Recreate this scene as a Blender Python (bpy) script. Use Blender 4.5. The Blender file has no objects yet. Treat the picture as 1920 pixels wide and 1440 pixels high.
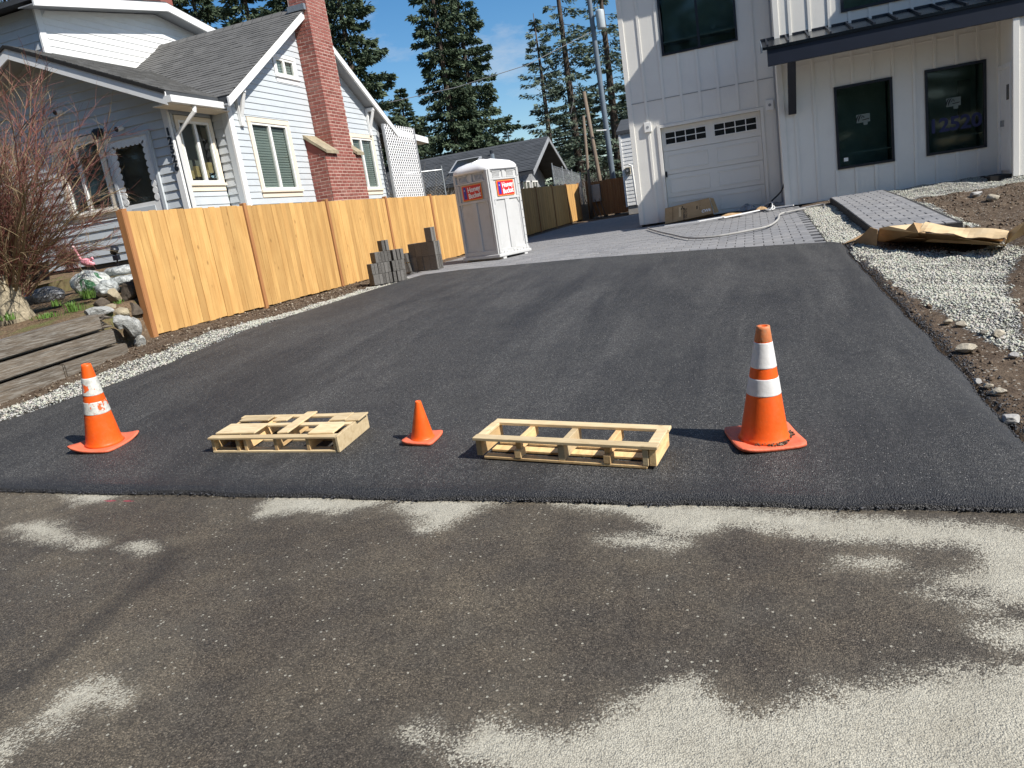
import bpy, bmesh, math, random
import numpy as np
from mathutils import Vector, Matrix

random.seed(7)
RNG = np.random.default_rng(11)
SC = bpy.context.scene
COL = SC.collection

# ------------------------------------------------------------------ camera
PITCH, ROLL, YAW = math.radians(12.593), math.radians(-8.715), math.radians(19.384)
FOC = 1396.4
EYE = np.array([0.0, 0.0, 1.65])
_f = np.array([-math.sin(YAW)*math.cos(PITCH), math.cos(YAW)*math.cos(PITCH), -math.sin(PITCH)])
_r0 = np.cross(_f, [0, 0, 1.0]); _r0 /= np.linalg.norm(_r0)
_u0 = np.cross(_r0, _f)
_r = math.cos(ROLL)*_r0 + math.sin(ROLL)*_u0
_u = -math.sin(ROLL)*_r0 + math.cos(ROLL)*_u0
cam_data = bpy.data.cameras.new('camera')
cam_data.sensor_width = 36.0
cam_data.lens = FOC/1920*36
cam_data.clip_start = 0.05
cam_data.clip_end = 3000
cam = bpy.data.objects.new('camera', cam_data)
COL.objects.link(cam)
cam.matrix_world = Matrix(((_r[0], _u[0], -_f[0], EYE[0]), (_r[1], _u[1], -_f[1], EYE[1]),
                           (_r[2], _u[2], -_f[2], EYE[2]), (0, 0, 0, 1)))
SC.camera = cam

SKYOFF = 7.7
# ------------------------------------------------------------------ sky, sun, exposure
SUN_EL, SUN_AZ = math.radians(43), math.radians(18)        # azimuth measured from +X towards -Y
SDIR = Vector((math.cos(SUN_EL)*math.cos(SUN_AZ), -math.cos(SUN_EL)*math.sin(SUN_AZ), math.sin(SUN_EL)))
world = bpy.data.worlds.new('World')
SC.world = world
world.use_nodes = True
_nt = world.node_tree
_nt.nodes.clear()
_sky = _nt.nodes.new('ShaderNodeTexSky'); _sky.sky_type = 'NISHITA'
_sky.sun_disc = False
_sky.sun_elevation = SUN_EL
_sky.sun_rotation = math.pi/2 + SUN_AZ
_sky.air_density = 1.0; _sky.dust_density = 0.4; _sky.ozone_density = 2.0
_tc = _nt.nodes.new('ShaderNodeTexCoord')
_mp = _nt.nodes.new('ShaderNodeMapping'); _mp.inputs['Scale'].default_value = (1.6, 1.6, 4.5); _mp.inputs['Location'].default_value = (SKYOFF, SKYOFF*.7, 0.0)
_nt.links.new(_tc.outputs['Generated'], _mp.inputs[0])
_nz = _nt.nodes.new('ShaderNodeTexNoise'); _nz.inputs['Scale'].default_value = 2.2; _nz.inputs['Detail'].default_value = 7
_nz.inputs['Roughness'].default_value = 0.6
_nt.links.new(_mp.outputs[0], _nz.inputs['Vector'])
_rp = _nt.nodes.new('ShaderNodeValToRGB'); _rp.color_ramp.elements[0].position = 0.50; _rp.color_ramp.elements[1].position = 0.78
_nt.links.new(_nz.outputs[0], _rp.inputs[0])
_mx = _nt.nodes.new('ShaderNodeMix'); _mx.data_type = 'RGBA'
_nt.links.new(_rp.outputs[0], _mx.inputs[0])
_hs = _nt.nodes.new('ShaderNodeHueSaturation'); _hs.inputs['Saturation'].default_value = 1.35; _hs.inputs['Value'].default_value = 1.0
_nt.links.new(_sky.outputs[0], _hs.inputs['Color'])
_nt.links.new(_hs.outputs[0], _mx.inputs[6])
_mx.inputs[7].default_value = (6.2, 6.1, 6.0, 1)
_bg = _nt.nodes.new('ShaderNodeBackground'); _bg.inputs[1].default_value = 0.10
_nt.links.new(_mx.outputs[2], _bg.inputs[0])
_wo = _nt.nodes.new('ShaderNodeOutputWorld')
_nt.links.new(_bg.outputs[0], _wo.inputs[0])
sun_d = bpy.data.lights.new('sun', 'SUN'); sun_d.energy = 5.0; sun_d.angle = math.radians(0.53)
sun_d.color = (1.0, 0.955, 0.89)
sun = bpy.data.objects.new('sun', sun_d); COL.objects.link(sun)
sun.rotation_euler = SDIR.to_track_quat('Z', 'Y').to_euler()
sun.location = (30, -8, 30)
SC.view_settings.view_transform = 'Standard'
SC.view_settings.look = 'None'
SC.view_settings.gamma = 1
SC.view_settings.exposure = 0.38
SC.view_settings.use_curve_mapping = False
SC.render.engine = 'CYCLES'
SC.cycles.use_denoising = True
SC.cycles.max_bounces = 6
SC.cycles.transparent_max_bounces = 16

# ------------------------------------------------------------------ survey helpers: where a sight line meets a real plane or the ground
def ray(x, y): return (x-960)/FOC*_r - (y-720)/FOC*_u + _f
def onX(x, y, X): d = ray(x, y); return EYE + d*X/d[0]
def onY(x, y, Y): d = ray(x, y); return EYE + d*Y/d[1]
def onZ(x, y, Z): d = ray(x, y); return EYE + d*(Z-EYE[2])/d[2]
GY = np.array([-60, 3.7, 6, 8.3, 12, 16, 20, 30, 60.])
GG = np.array([0, 0, .15, .31, .56, .74, .88, .95, 1.05])
GC = np.array([.042, .042, .05, .055, .024, .002, -.014, -.012, -.01])
def zg(x, y):
    x = np.asarray(x, float); y = np.asarray(y, float)
    return np.interp(y, GY, GG) - np.interp(y, GY, GC)*np.clip(x, -14, 4)
def zyard(x, y):
    return np.clip(1.18 + .14*(np.asarray(y, float)-7.5), 1.05, 1.85)
def og(x, y, off=0.0, fn=None):
    fn = fn or zg
    d = ray(x, y); t = np.linspace(1, 60, 12000)
    p = EYE + t[:, None]*d
    v = p[:, 2] - fn(p[:, 0], p[:, 1]) - off
    return p[int(np.argmax(v < 0))]

# ------------------------------------------------------------------ mesh helpers
class MB:
    def __init__(s): s.v = []; s.f = []
    def add(s, vs, fs):
        n = len(s.v); s.v += [tuple(float(c) for c in p) for p in vs]; s.f += [tuple(i+n for i in f) for f in fs]; return s
    def pbox(s, o, a, b, c):
        o, a, b, c = (np.array(q, float) for q in (o, a, b, c))
        if np.dot(np.cross(a, b), c) < 0: a, b = b, a
        return s.add([o, o+a, o+a+b, o+b, o+c, o+a+c, o+a+b+c, o+b+c],
                     [(0, 3, 2, 1), (4, 5, 6, 7), (0, 1, 5, 4), (1, 2, 6, 5), (2, 3, 7, 6), (3, 0, 4, 7)])
    def box(s, c, d, R=None):
        R = np.eye(3) if R is None else np.array(R)
        c = np.array(c, float); ax = [R[:, i]*d[i] for i in range(3)]
        return s.pbox(c-(ax[0]+ax[1]+ax[2])/2, *ax)
    def bb(s, x0, x1, y0, y1, z0, z1): return s.pbox((x0, y0, z0), (x1-x0, 0, 0), (0, y1-y0, 0), (0, 0, z1-z0))
    def prism(s, poly, vec):
        n = len(poly); p = [np.array(q, float) for q in poly]; v = np.array(vec, float)
        nrm = sum((np.cross(p[i]-p[0], p[(i+1) % n]-p[0]) for i in range(1, n-1)), np.zeros(3))
        if nrm @ v < 0: p = p[::-1]
        return s.add(p+[q+v for q in p], [tuple(range(n))[::-1], tuple(range(n, 2*n))]+[(i, (i+1) % n, n+(i+1) % n, n+i) for i in range(n)])
    def tube(s, pts, r, n=6, cap=True):
        P = [np.array(p, float) for p in pts]; m = len(P)
        r = [r]*m if np.isscalar(r) else list(r)
        up = np.array([0.13, 0.21, 0.97]); vs = []; u = None
        for i in range(m):
            t = P[min(i+1, m-1)]-P[max(i-1, 0)]; t = t/(np.linalg.norm(t)+1e-9)
            if u is None:
                u = np.cross(t, up)
                if np.linalg.norm(u) < .1: u = np.cross(t, [1, 0, 0])
            u = u - t*(u@t); u /= np.linalg.norm(u); w = np.cross(t, u)
            for k in range(n):
                a = 2*math.pi*k/n; vs.append(P[i]+r[i]*(math.cos(a)*u+math.sin(a)*w))
        fs = [(i*n+k, i*n+(k+1) % n, (i+1)*n+(k+1) % n, (i+1)*n+k) for i in range(m-1) for k in range(n)]
        if cap: fs += [tuple(range(n))[::-1], tuple(range((m-1)*n, m*n))]
        return s.add(vs, fs)
    def lathe(s, prof, c, n=24, R=None, cap=True):
        R = np.eye(3) if R is None else np.array(R); c = np.array(c, float); vs = []
        for r, z in prof:
            for k in range(n):
                a = 2*math.pi*k/n; vs.append(c+R@np.array([r*math.cos(a), r*math.sin(a), z]))
        m = len(prof)
        fs = [(i*n+k, i*n+(k+1) % n, (i+1)*n+(k+1) % n, (i+1)*n+k) for i in range(m-1) for k in range(n)]
        if cap: fs += [tuple(range(n))[::-1], tuple(range((m-1)*n, m*n))]
        return s.add(vs, fs)
    def bounds(s):
        a = np.array(s.v); return a.min(0), a.max(0)

def origin(o):
    t = np.zeros(3)
    while o is not None:
        t += np.array(o.location); o = o.parent
    return t

def mesh_from(name, v, f, off=(0, 0, 0), smooth=False, bevel=0.0, mat=None, seg=1):
    me = bpy.data.meshes.new(name)
    v = np.asarray(v, float)-np.asarray(off, float)
    me.from_pydata(v.tolist(), [], f)
    if bevel > 0:
        bm = bmesh.new(); bm.from_mesh(me)
        bmesh.ops.bevel(bm, geom=list(bm.edges), offset=bevel, segments=seg, affect='EDGES', clamp_overlap=True)
        bm.to_mesh(me); bm.free()
    if smooth: me.shade_smooth()
    if mat: me.materials.append(mat)
    me.update()
    return me

def build(mb, name, mat, parent=None, smooth=False, bevel=0.0, loc=None, seg=1):
    """one mesh object: world-space shape, its own origin at its base (top level) or its thing's origin (part)"""
    if parent is None and loc is None:
        a, b = mb.bounds(); loc = ((a[0]+b[0])/2, (a[1]+b[1])/2, a[2])
    off = origin(parent) if parent is not None else np.array(loc)
    o = bpy.data.objects.new(name, mesh_from(name, mb.v, mb.f, off, smooth, bevel, mat, seg))
    if parent is None: o.location = loc
    else: o.parent = parent
    COL.objects.link(o)
    return o

def tag(o, label=None, cat=None, group=None, kind=None):
    if label: o['label'] = label
    if cat: o['category'] = cat
    if group: o['group'] = group
    if kind: o['kind'] = kind
    return o

def thing(name, label, cat, loc, group=None):
    o = bpy.data.objects.new(name, None); o.location = [float(c) for c in loc]
    o.empty_display_size = .1
    COL.objects.link(o); return tag(o, label, cat, group)

def piece(name, mesh, loc, parent=None, rot=None):
    """an object sharing mesh data: a brick, a board, a paver"""
    o = bpy.data.objects.new(name, mesh)
    if parent is not None:
        o.parent = parent; o.location = [float(c) for c in (np.array(loc)-origin(parent))]
    else: o.location = [float(c) for c in loc]
    if rot is not None: o.rotation_euler = rot
    COL.objects.link(o); return o

def rotz(a): return np.array([[math.cos(a), -math.sin(a), 0], [math.sin(a), math.cos(a), 0], [0, 0, 1.]])
def rotx(a): return np.array([[1, 0, 0], [0, math.cos(a), -math.sin(a)], [0, math.sin(a), math.cos(a)]])
def roty(a): return np.array([[math.cos(a), 0, math.sin(a)], [0, 1, 0], [-math.sin(a), 0, math.cos(a)]])

# ------------------------------------------------------------------ material helpers
class NT:
    def __init__(s, name):
        s.m = bpy.data.materials.new(name); s.m.use_nodes = True; s.t = s.m.node_tree
        s.b = s.t.nodes['Principled BSDF']
    def n(s, t, **k):
        o = s.t.nodes.new(t)
        for a, v in k.items():
            if hasattr(o, a): setattr(o, a, v)
        return o
    def l(s, a, b): s.t.links.new(a, b)
    def coord(s, which='Object', scale=(1, 1, 1), rnd=False):
        if which == 'World':
            g = s.n('ShaderNodeNewGeometry'); src = g.outputs['Position']
        else:
            g = s.n('ShaderNodeTexCoord'); src = g.outputs[which]
        if rnd:
            oi = s.n('ShaderNodeObjectInfo'); mu = s.n('ShaderNodeVectorMath', operation='SCALE')
            cx = s.n('ShaderNodeCombineXYZ')
            for i in range(3): s.l(oi.outputs['Random'], cx.inputs[i])
            s.l(cx.outputs[0], mu.inputs[0]); mu.inputs['Scale'].default_value = 57.0
            ad = s.n('ShaderNodeVectorMath', operation='ADD'); s.l(src, ad.inputs[0]); s.l(mu.outputs[0], ad.inputs[1]); src = ad.outputs[0]
        mp = s.n('ShaderNodeMapping'); mp.inputs['Scale'].default_value = scale; s.l(src, mp.inputs[0])
        return mp.outputs[0]
    def noise(s, co, scale, detail=4, rough=.55, dist=0):
        o = s.n('ShaderNodeTexNoise'); o.inputs['Scale'].default_value = scale; o.inputs['Detail'].default_value = detail
        o.inputs['Roughness'].default_value = rough; o.inputs['Distortion'].default_value = dist
        s.l(co, o.inputs['Vector']); return o.outputs[0]
    def voro(s, co, scale, feature='F1'):
        o = s.n('ShaderNodeTexVoronoi', feature=feature); o.inputs['Scale'].default_value = scale; s.l(co, o.inputs['Vector']); return o
    def ramp(s, x, stops):
        o = s.n('ShaderNodeValToRGB'); e = o.color_ramp.elements
        while len(e) < len(stops): e.new(.5)
        for el, (p, c) in zip(e, stops):
            el.position = p; el.color = (*c, 1) if len(c) == 3 else c
        s.l(x, o.inputs[0]); return o.outputs[0]
    def mix(s, f, a, b, mode='MIX'):
        o = s.n('ShaderNodeMix', data_type='RGBA', blend_type=mode)
        for i, v in ((0, f), (6, a), (7, b)):
            if hasattr(v, 'links') or hasattr(v, 'is_linked'): s.l(v, o.inputs[i])
            elif i == 0: o.inputs[0].default_value = v
            else: o.inputs[i].default_value = (*v, 1) if len(v) == 3 else v
        return o.outputs[2]
    def math(s, op, a, b=0.0, c=None, clamp=False):
        o = s.n('ShaderNodeMath', operation=op); o.use_clamp = clamp
        for i, v in enumerate((a, b, c)):
            if v is None: continue
            if hasattr(v, 'is_linked'): s.l(v, o.inputs[i])
            else: o.inputs[i].default_value = v
        return o.outputs[0]
    def bump(s, h, dist, strength=1.0, prev=None):
        o = s.n('ShaderNodeBump'); o.inputs['Distance'].default_value = dist; o.inputs['Strength'].default_value = strength
        s.l(h, o.inputs['Height'])
        if prev is not None: s.l(prev, o.inputs['Normal'])
        return o.outputs[0]
    def out(s, col=None, rough=None, nrm=None, spec=None, metal=None):
        B = s.b.inputs
        def put(k, v):
            if v is None: return
            if hasattr(v, 'is_linked'): s.l(v, B[k])
            else: B[k].default_value = (*v, 1) if (k == 'Base Color' and len(v) == 3) else v
        put('Base Color', col); put('Roughness', rough); put('Normal', nrm); put('Specular IOR Level', spec); put('Metallic', metal)
        return s.m

def tint(c, k): return tuple(min(1, x*k) for x in c)

def paint(name, c, rough=.55, var=.12, scale=3.0, bump=0.0, bscale=60, spec=.4, metal=0.0, rnd=True, dirt=None, dirt_amt=.35):
    """paint, plastic, cloth: one colour with soft unevenness, optional dirt and grain"""
    s = NT(name); co = s.coord('Object', rnd=rnd)
    n1 = s.noise(co, scale, 5)
    col = s.ramp(n1, [(.25, tint(c, 1-var)), (.75, tint(c, 1+var))])
    if dirt:
        n2 = s.noise(co, scale*2.3, 8, .7)
        m = s.ramp(n2, [(.5, (0, 0, 0)), (.72, (dirt_amt,)*3)])
        col = s.mix(m, col, dirt)
    nrm = None
    if bump > 0: nrm = s.bump(s.noise(co, bscale, 3), bump)
    return s.out(col, rough, nrm, spec, metal)

def wood(name, c1, c2, rough=.7, grain=(26, 26, 1.6), knots=True, objvar=.22, bump=.0012, spec=.25, grey=None):
    s = NT(name); co = s.coord('Object', grain, rnd=True); co1 = s.coord('Object', rnd=True)
    n = s.noise(co, 1.0, 6, .6, .4)
    col = s.ramp(n, [(.2, c2), (.5, c1), (.8, tint(c1, 1.22))])
    lo = s.noise(co1, 1.5, 3)
    col = s.mix(s.ramp(lo, [(.35, (0, 0, 0)), (.7, (.45,)*3)]), col, tint(c2, .95))
    if knots:
        kc = s.coord('Object', (5, 5, 2.6), rnd=True); k = s.voro(kc, 1.0)
        km = s.ramp(k.outputs['Distance'], [(.04, (1, 1, 1)), (.12, (0, 0, 0))]); sp = s.n('ShaderNodeSeparateColor'); s.l(k.outputs['Color'], sp.inputs[0]); km = s.math('MULTIPLY', km, s.math('GREATER_THAN', sp.outputs[0], .55))
        col = s.mix(s.math('MULTIPLY', km, .7), col, tint(c2, .45))
    if grey:
        g = s.noise(co, 2.2, 6, .7)
        col = s.mix(s.ramp(g, [(.45, (0, 0, 0)), (.68, (.8,)*3)]), col, grey)
    oi = s.n('ShaderNodeObjectInfo')
    k = s.math('MULTIPLY_ADD', oi.outputs['Random'], 2*objvar, 1-objvar)
    col = s.mix(1.0, col, s.ramp(k, [(0, (0, 0, 0)), (1, (1, 1, 1))]) if False else k, 'MULTIPLY')
    return s.out(col, rough, s.bump(n, bump) if bump else None, spec)

M = {}
def make_materials():
    M['siding'] = paint('siding paint', (.52, .555, .575), .5, .05, 1.2, .0008, 40, dirt=(.36, .37, .36), dirt_amt=.25)
    M['white'] = paint('white trim paint', (.80, .80, .78), .45, .04, 2, dirt=(.5, .48, .44), dirt_amt=.2)
    M['white_b'] = paint('white panel paint', (.78, .76, .70), .5, .04, .8, .0012, 25, dirt=(.5, .49, .47), dirt_amt=.15)
    M['cream'] = paint('cream trim paint', (.78, .69, .55), .5, .06, 2)
    M['greytrim'] = paint('grey soffit paint', (.30, .31, .32), .6, .08, 2)
    M['vinyl'] = paint('white vinyl', (.82, .81, .77), .35, .02, 2)
    M['black_metal'] = paint('black metal', (.012, .015, .022), .4, .2, 3, spec=.5)
    M['beam'] = paint('dark painted fascia', (.010, .014, .026), .45, .15, 2, spec=.45)
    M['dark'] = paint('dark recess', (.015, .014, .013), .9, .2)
    M['foundation'] = paint('concrete foundation', (.12, .115, .105), .9, .2, 4, .003, 60, dirt=(.05, .045, .04))
    M['concrete'] = paint('concrete', (.34, .33, .31), .9, .15, 5, .003, 80, dirt=(.16, .15, .13))
    M['roofmetal'] = paint('dark standing seam metal', (.03, .035, .04), .22, .1, 2, metal=.85)
    M['interior'] = paint('dim room', (.30, .33, .32), .95, .2)
    M['room_light'] = paint('room wall', (.16, .155, .14), .9, .1)
    M['blind'] = paint('white blind slats', (.66, .70, .68), .5, .05)
    M['galv'] = paint('galvanised steel', (.36, .38, .39), .4, .12, 8, spec=.6, metal=.6)
    M['steelgrey'] = paint('grey painted steel', (.13, .16, .19), .45, .12, 2, spec=.5)
    M['lattice'] = paint('white lattice', (.76, .76, .76), .5, .05)
    M['rubberblack'] = paint('black rubber', (.02, .02, .02), .6, .1)
    M['cablewhite'] = paint('white cable', (.72, .72, .70), .4, .05)
    M['cablegrey'] = paint('grey cable', (.22, .22, .22), .5, .1)
    M['blackprint'] = paint('black print', (.02, .018, .016), .8, .1)
    M['brownprint'] = paint('brown print', (.12, .07, .035), .8, .2)
    M['whiteprint'] = paint('white print', (.8, .8, .8), .6, .02)
    M['red'] = paint('red sign', (.62, .022, .025), .45, .05)
    M['blue'] = paint('blue sign', (.03, .03, .30), .45, .05)
    M['orangeband'] = paint('orange sign border', (.85, .30, .06), .5, .05)
    M['bluetext'] = paint('blue window paint', (.022, .028, .09), .6, .1)
    M['sticker'] = paint('window sticker', (.16, .19, .17), .6, .1)
    M['pottygrey'] = paint('grey moulded plastic', (.53, .53, .52), .42, .05, 1.5, .0015, 14, dirt=(.33, .32, .30), dirt_amt=.3)
    M['pottywhite'] = paint('white moulded plastic', (.80, .80, .80), .38, .03, 2)
    M['pink'] = paint('pink plastic', (.82, .33, .38), .4, .06)
    M['pot'] = paint('black plastic pot', (.012, .012, .014), .5, .1)
    M['lens'] = paint('camera lens', (.05, .05, .05), .2, .1)
    M['bark'] = paint('conifer bark', (.075, .058, .046), .95, .35, 3, .02, 9)
    M['deadtwig'] = paint('dead grey twigs', (.17, .155, .135), .9, .2)
    M['twig_y'] = paint('ochre twig bark', (.23, .17, .095), .75, .3, 2)
    M['twig_r'] = paint('red brown twig bark', (.19, .075, .058), .7, .3, 2)
    M['trunkpale'] = paint('pale furrowed bark', (.34, .29, .20), .9, .35, 9, .02, 16, dirt=(.13, .11, .07), dirt_amt=.8)
    M['blade'] = paint('green blades', (.10, .19, .035), .55, .3, 6)
    M['drygrass'] = paint('dry grass', (.36, .29, .16), .8, .25, 6)
    M['cedar'] = wood('new cedar', (.575, .345, .125), (.43, .22, .068), objvar=.17)
    M['cedar_post'] = wood('treated cedar post', (.37, .175, .07), (.27, .115, .045), knots=False, objvar=.1)
    M['pallet'] = wood('pale pallet pine', (.64, .51, .31), (.47, .33, .17), grain=(8, 30, 30), objvar=.24)
    M['pallet_y'] = wood('pallet joist pine', (.68, .48, .24), (.48, .27, .12), grain=(30, 8, 30), objvar=.25)
    M['timber'] = wood('weathered timber', (.135, .108, .08), (.05, .042, .034), grain=(30, 2.2, 30), knots=False, bump=.012, grey=(.27, .255, .225), objvar=.25)
    M['polewood'] = wood('weathered pole wood', (.17, .13, .095), (.10, .075, .055), grain=(10, 10, .6), knots=False, objvar=.2)
    M['rawplank'] = wood('weathered shed boards', (.30, .31, .32), (.17, .175, .18), grain=(10, 10, .9), knots=False, objvar=.15)
    # orange cone plastic
    s = NT('scuffed orange cone plastic'); co = s.coord('Object', rnd=True); n = s.noise(co, 5, 5)
    col = s.ramp(n, [(.3, (.80, .095, .008)), (.7, (.90, .135, .014))])
    col = s.mix(s.ramp(s.noise(co, 11, 7, .7), [(.50, (0, 0, 0)), (.74, (.55,)*3)]), col, (.60, .16, .055))
    col = s.mix(s.ramp(s.noise(s.coord('Object', (14, 14, 42), rnd=True), 1.0, 5, .7), [(.66, (0, 0, 0)), (.74, (.7,)*3)]), col, (.10, .045, .03))
    M['orange'] = s.out(col, .45, s.bump(s.noise(co, 30, 3), .0018), .4)
    M['orange_faded'] = paint('scuffed orange base rubber', (.74, .155, .075), .6, .12, 9, .003, 60, dirt=(.50, .20, .14), dirt_amt=.6)
    M['orange_tip'] = paint('dusty orange tip', (.58, .19, .07), .6, .15, 14, .002, 60, dirt=(.42, .27, .16), dirt_amt=.8)
    M['reflect'] = paint('reflective white sleeve', (.72, .71, .69), .35, .06, 8, .001, 60, dirt=(.46, .44, .41), dirt_amt=.4)
    s = NT('torn reflective sleeve'); co = s.coord('Object')
    tear = s.math('GREATER_THAN', s.noise(co, 7, 5, .65), .565)
    grime = s.noise(co, 30, 6, .7)
    col = s.mix(s.ramp(grime, [(.42, (0, 0, 0)), (.66, (.65,)*3)]), (.66, .66, .60), (.30, .29, .26))
    M['reflect_torn'] = s.out(s.mix(tear, col, (.80, .13, .03)), .45, s.bump(s.math('MULTIPLY', tear, -1.0), .004))
    # cardboard
    s = NT('corrugated cardboard'); co = s.coord('Object', (1, 1, 1)); n = s.noise(co, 6, 5)
    col = s.ramp(n, [(.3, (.37, .24, .125)), (.7, (.47, .315, .17))])
    M['card'] = s.out(col, .85, s.bump(s.noise(s.coord('Object', (3, 3, 60)), 2, 2), .002), .2)
    s = NT('pale sunlit cardboard'); co = s.coord('Object'); n = s.noise(co, 5, 5)  # pale copy of the card, sunlight on the crumpled sheet put into its colour
    col = s.ramp(n, [(.3, (.62, .45, .25)), (.7, (.72, .55, .33))])
    M['card_l'] = s.out(col, .85, s.bump(s.noise(co, 9, 3), .006), .2)
    # roof shingles: each tab its own shade
    s = NT('asphalt shingle'); co = s.coord('World'); n = s.noise(co, 90, 3, .7); big = s.noise(s.coord('World', (3.2, 3.2, 6)), 1, 3)
    col = s.mix(s.ramp(n, [(.3, (0, 0, 0)), (.8, (.6,)*3)]), s.ramp(big, [(.3, (.085, .084, .081)), (.7, (.135, .133, .127))]), (.18, .178, .17))
    M['shingle'] = s.out(col, .9, s.bump(n, .004), .25)
    s = NT('dark slate shingle'); co = s.coord('World'); n = s.noise(co, 40, 3, .7); big = s.noise(s.coord('World', (1.5, 1.5, 5)), 1, 4)
    col = s.mix(s.ramp(n, [(.3, (0, 0, 0)), (.8, (.4,)*3)]), s.ramp(big, [(.3, (.040, .045, .05)), (.7, (.07, .076, .084))]), (.10, .105, .11))
    M['shingle_d'] = s.out(col, .9, None, .25)
    # brick + mortar
    s = NT('red brick'); co = s.coord('Object', rnd=True); oi = s.n('ShaderNodeObjectInfo')
    n = s.noise(co, 45, 5, .65); w = s.noise(s.coord('World'), 2.5, 4)
    col = s.ramp(oi.outputs['Random'], [(0, (.19, .058, .045)), (.5, (.245, .080, .063)), (1, (.31, .112, .09))])
    col = s.mix(s.ramp(n, [(.45, (0, 0, 0)), (.75, (.5,)*3)]), col, (.22, .08, .065))
    col = s.mix(s.ramp(w, [(.5, (0, 0, 0)), (.75, (.35,)*3)]), col, (.40, .25, .20))
    M['brick'] = s.out(col, .85, s.bump(n, .004), .2)
    M['mortar'] = paint('pinkish mortar', (.47, .33, .275), .95, .15, 6, .004, 90)
    # glass
    def glass(name, tintc, base_t):
        s = NT(name); s.t.nodes.remove(s.b)
        tr = s.n('ShaderNodeBsdfTransparent'); tr.inputs[0].default_value = (*tintc, 1)
        gl = s.n('ShaderNodeBsdfGlossy'); gl.inputs['Roughness'].default_value = .05
        fr = s.n('ShaderNodeFresnel'); fr.inputs[0].default_value = 1.5
        ge = s.n('ShaderNodeNewGeometry'); ad = s.math('MULTIPLY', s.math('MULTIPLY_ADD', fr.outputs[0], 1.0, base_t), s.math('SUBTRACT', 1.0, ge.outputs['Backfacing']))
        mx = s.n('ShaderNodeMixShader'); s.l(ad, mx.inputs[0]); s.l(tr.outputs[0], mx.inputs[1]); s.l(gl.outputs[0], mx.inputs[2])
        s.l(mx.outputs[0], s.t.nodes['Material Output'].inputs[0]); return s.m
    M['glass'] = glass('window glass', (.80, .84, .82), .02)
    M['glass_dark'] = glass('coated window glass', (.62, .70, .67), .02)
    s = NT('dark garage glass')
    M['glass_op'] = s.out((.022, .024, .024), .08, None, .5)
    # paver
    s = NT('concrete paver'); co = s.coord('Object', rnd=True); oi = s.n('ShaderNodeObjectInfo'); w = s.noise(s.coord('World'), .9, 4)
    n = s.noise(co, 130, 3, .7); n2 = s.noise(co, 8, 4)
    col = s.ramp(oi.outputs['Random'], [(0, (.185, .185, .19)), (.6, (.23, .23, .235)), (1, (.275, .27, .27))])
    col = s.mix(s.ramp(n2, [(.4, (0, 0, 0)), (.75, (.5,)*3)]), col, (.32, .315, .305))
    col = s.mix(s.ramp(w, [(.45, (0, 0, 0)), (.7, (.35,)*3)]), col, (.29, .28, .265))
    col = s.mix(s.ramp(n, [(.35, (.3,)*3), (.55, (0, 0, 0))]), col, (.09, .09, .095))
    M['paver'] = s.out(col, .88, s.bump(n, .003), .25)
    s = NT('dark stacked paver'); co = s.coord('Object', rnd=True); oi = s.n('ShaderNodeObjectInfo'); n = s.noise(co, 60, 4, .7)
    col = s.ramp(oi.outputs['Random'], [(0, (.075, .070, .063)), (1, (.155, .147, .135))])
    col = s.mix(s.ramp(n, [(.45, (0, 0, 0)), (.7, (.5,)*3)]), col, (.27, .26, .245))
    M['paver_d'] = s.out(col, .92, s.bump(n, .006), .2)
    M['jointsand'] = paint('dark paver joints', (.035, .034, .034), .95, .3, 20, .004, 120, rnd=False)
    # rocks
    def rock(name, a, b, sc=6):
        s = NT(name); co = s.coord('Object', rnd=True); n = s.noise(co, sc, 8, .7); g = s.noise(co, sc*9, 3, .7)
        col = s.ramp(n, [(.3, a), (.7, b)])
        col = s.mix(s.ramp(g, [(.55, (0, 0, 0)), (.8, (.4,)*3)]), col, tint(a, .5))
        return s.out(col, .9, s.bump(n, .03), .2)
    M['rock_tan'] = rock('tan rock', (.23, .19, .13), (.44, .38, .26))
    M['rock_grey'] = rock('grey speckled rock', (.22, .225, .21), (.50, .50, .47), 14)
    M['rock_dark'] = rock('dark brown rock', (.055, .045, .035), (.13, .105, .08))
    M['cobble'] = rock('river cobble', (.30, .26, .19), (.50, .45, .36), 4)
    s = NT('gravel stones'); co = s.coord('World'); v = s.voro(co, 38)
    col = s.mix(.72, v.outputs['Color'], (.5, .5, .5)); hs = s.n('ShaderNodeHueSaturation'); hs.inputs['Saturation'].default_value = .26
    s.l(col, hs.inputs['Color'])
    M['gravel'] = s.out(s.mix(1.0, hs.outputs[0], (.84, .82, .70), 'MULTIPLY'), .85, None, .25)
    s = NT('dirt clods'); v = s.voro(s.coord('World'), 30)
    sep = s.n('ShaderNodeSeparateColor'); s.l(v.outputs['Color'], sep.inputs[0])
    M['clod'] = s.out(s.ramp(sep.outputs[0], [(0, (.055, .038, .026)), (.6, (.125, .09, .062)), (.9, (.22, .175, .125)), (1, (.45, .40, .32))]), .95, None, .2)
    s = NT('asphalt crumbs'); v = s.voro(s.coord('World'), 60)
    sep = s.n('ShaderNodeSeparateColor'); s.l(v.outputs['Color'], sep.inputs[0])
    M['crumb'] = s.out(s.ramp(sep.outputs[0], [(0, (.012, .012, .014)), (1, (.05, .05, .055))]), .5, None, .5)
    # bags
    s = NT('white green plastic sack'); co = s.coord('Object'); n = s.noise(co, 4.5, 3, .5, .6); wr = s.noise(co, 9, 5, .6, 1.5)
    col = s.ramp(n, [(.53, (.60, .63, .60)), (.55, (.05, .17, .08)), (.60, (.08, .22, .11)), (.62, (.56, .60, .57))])
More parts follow.
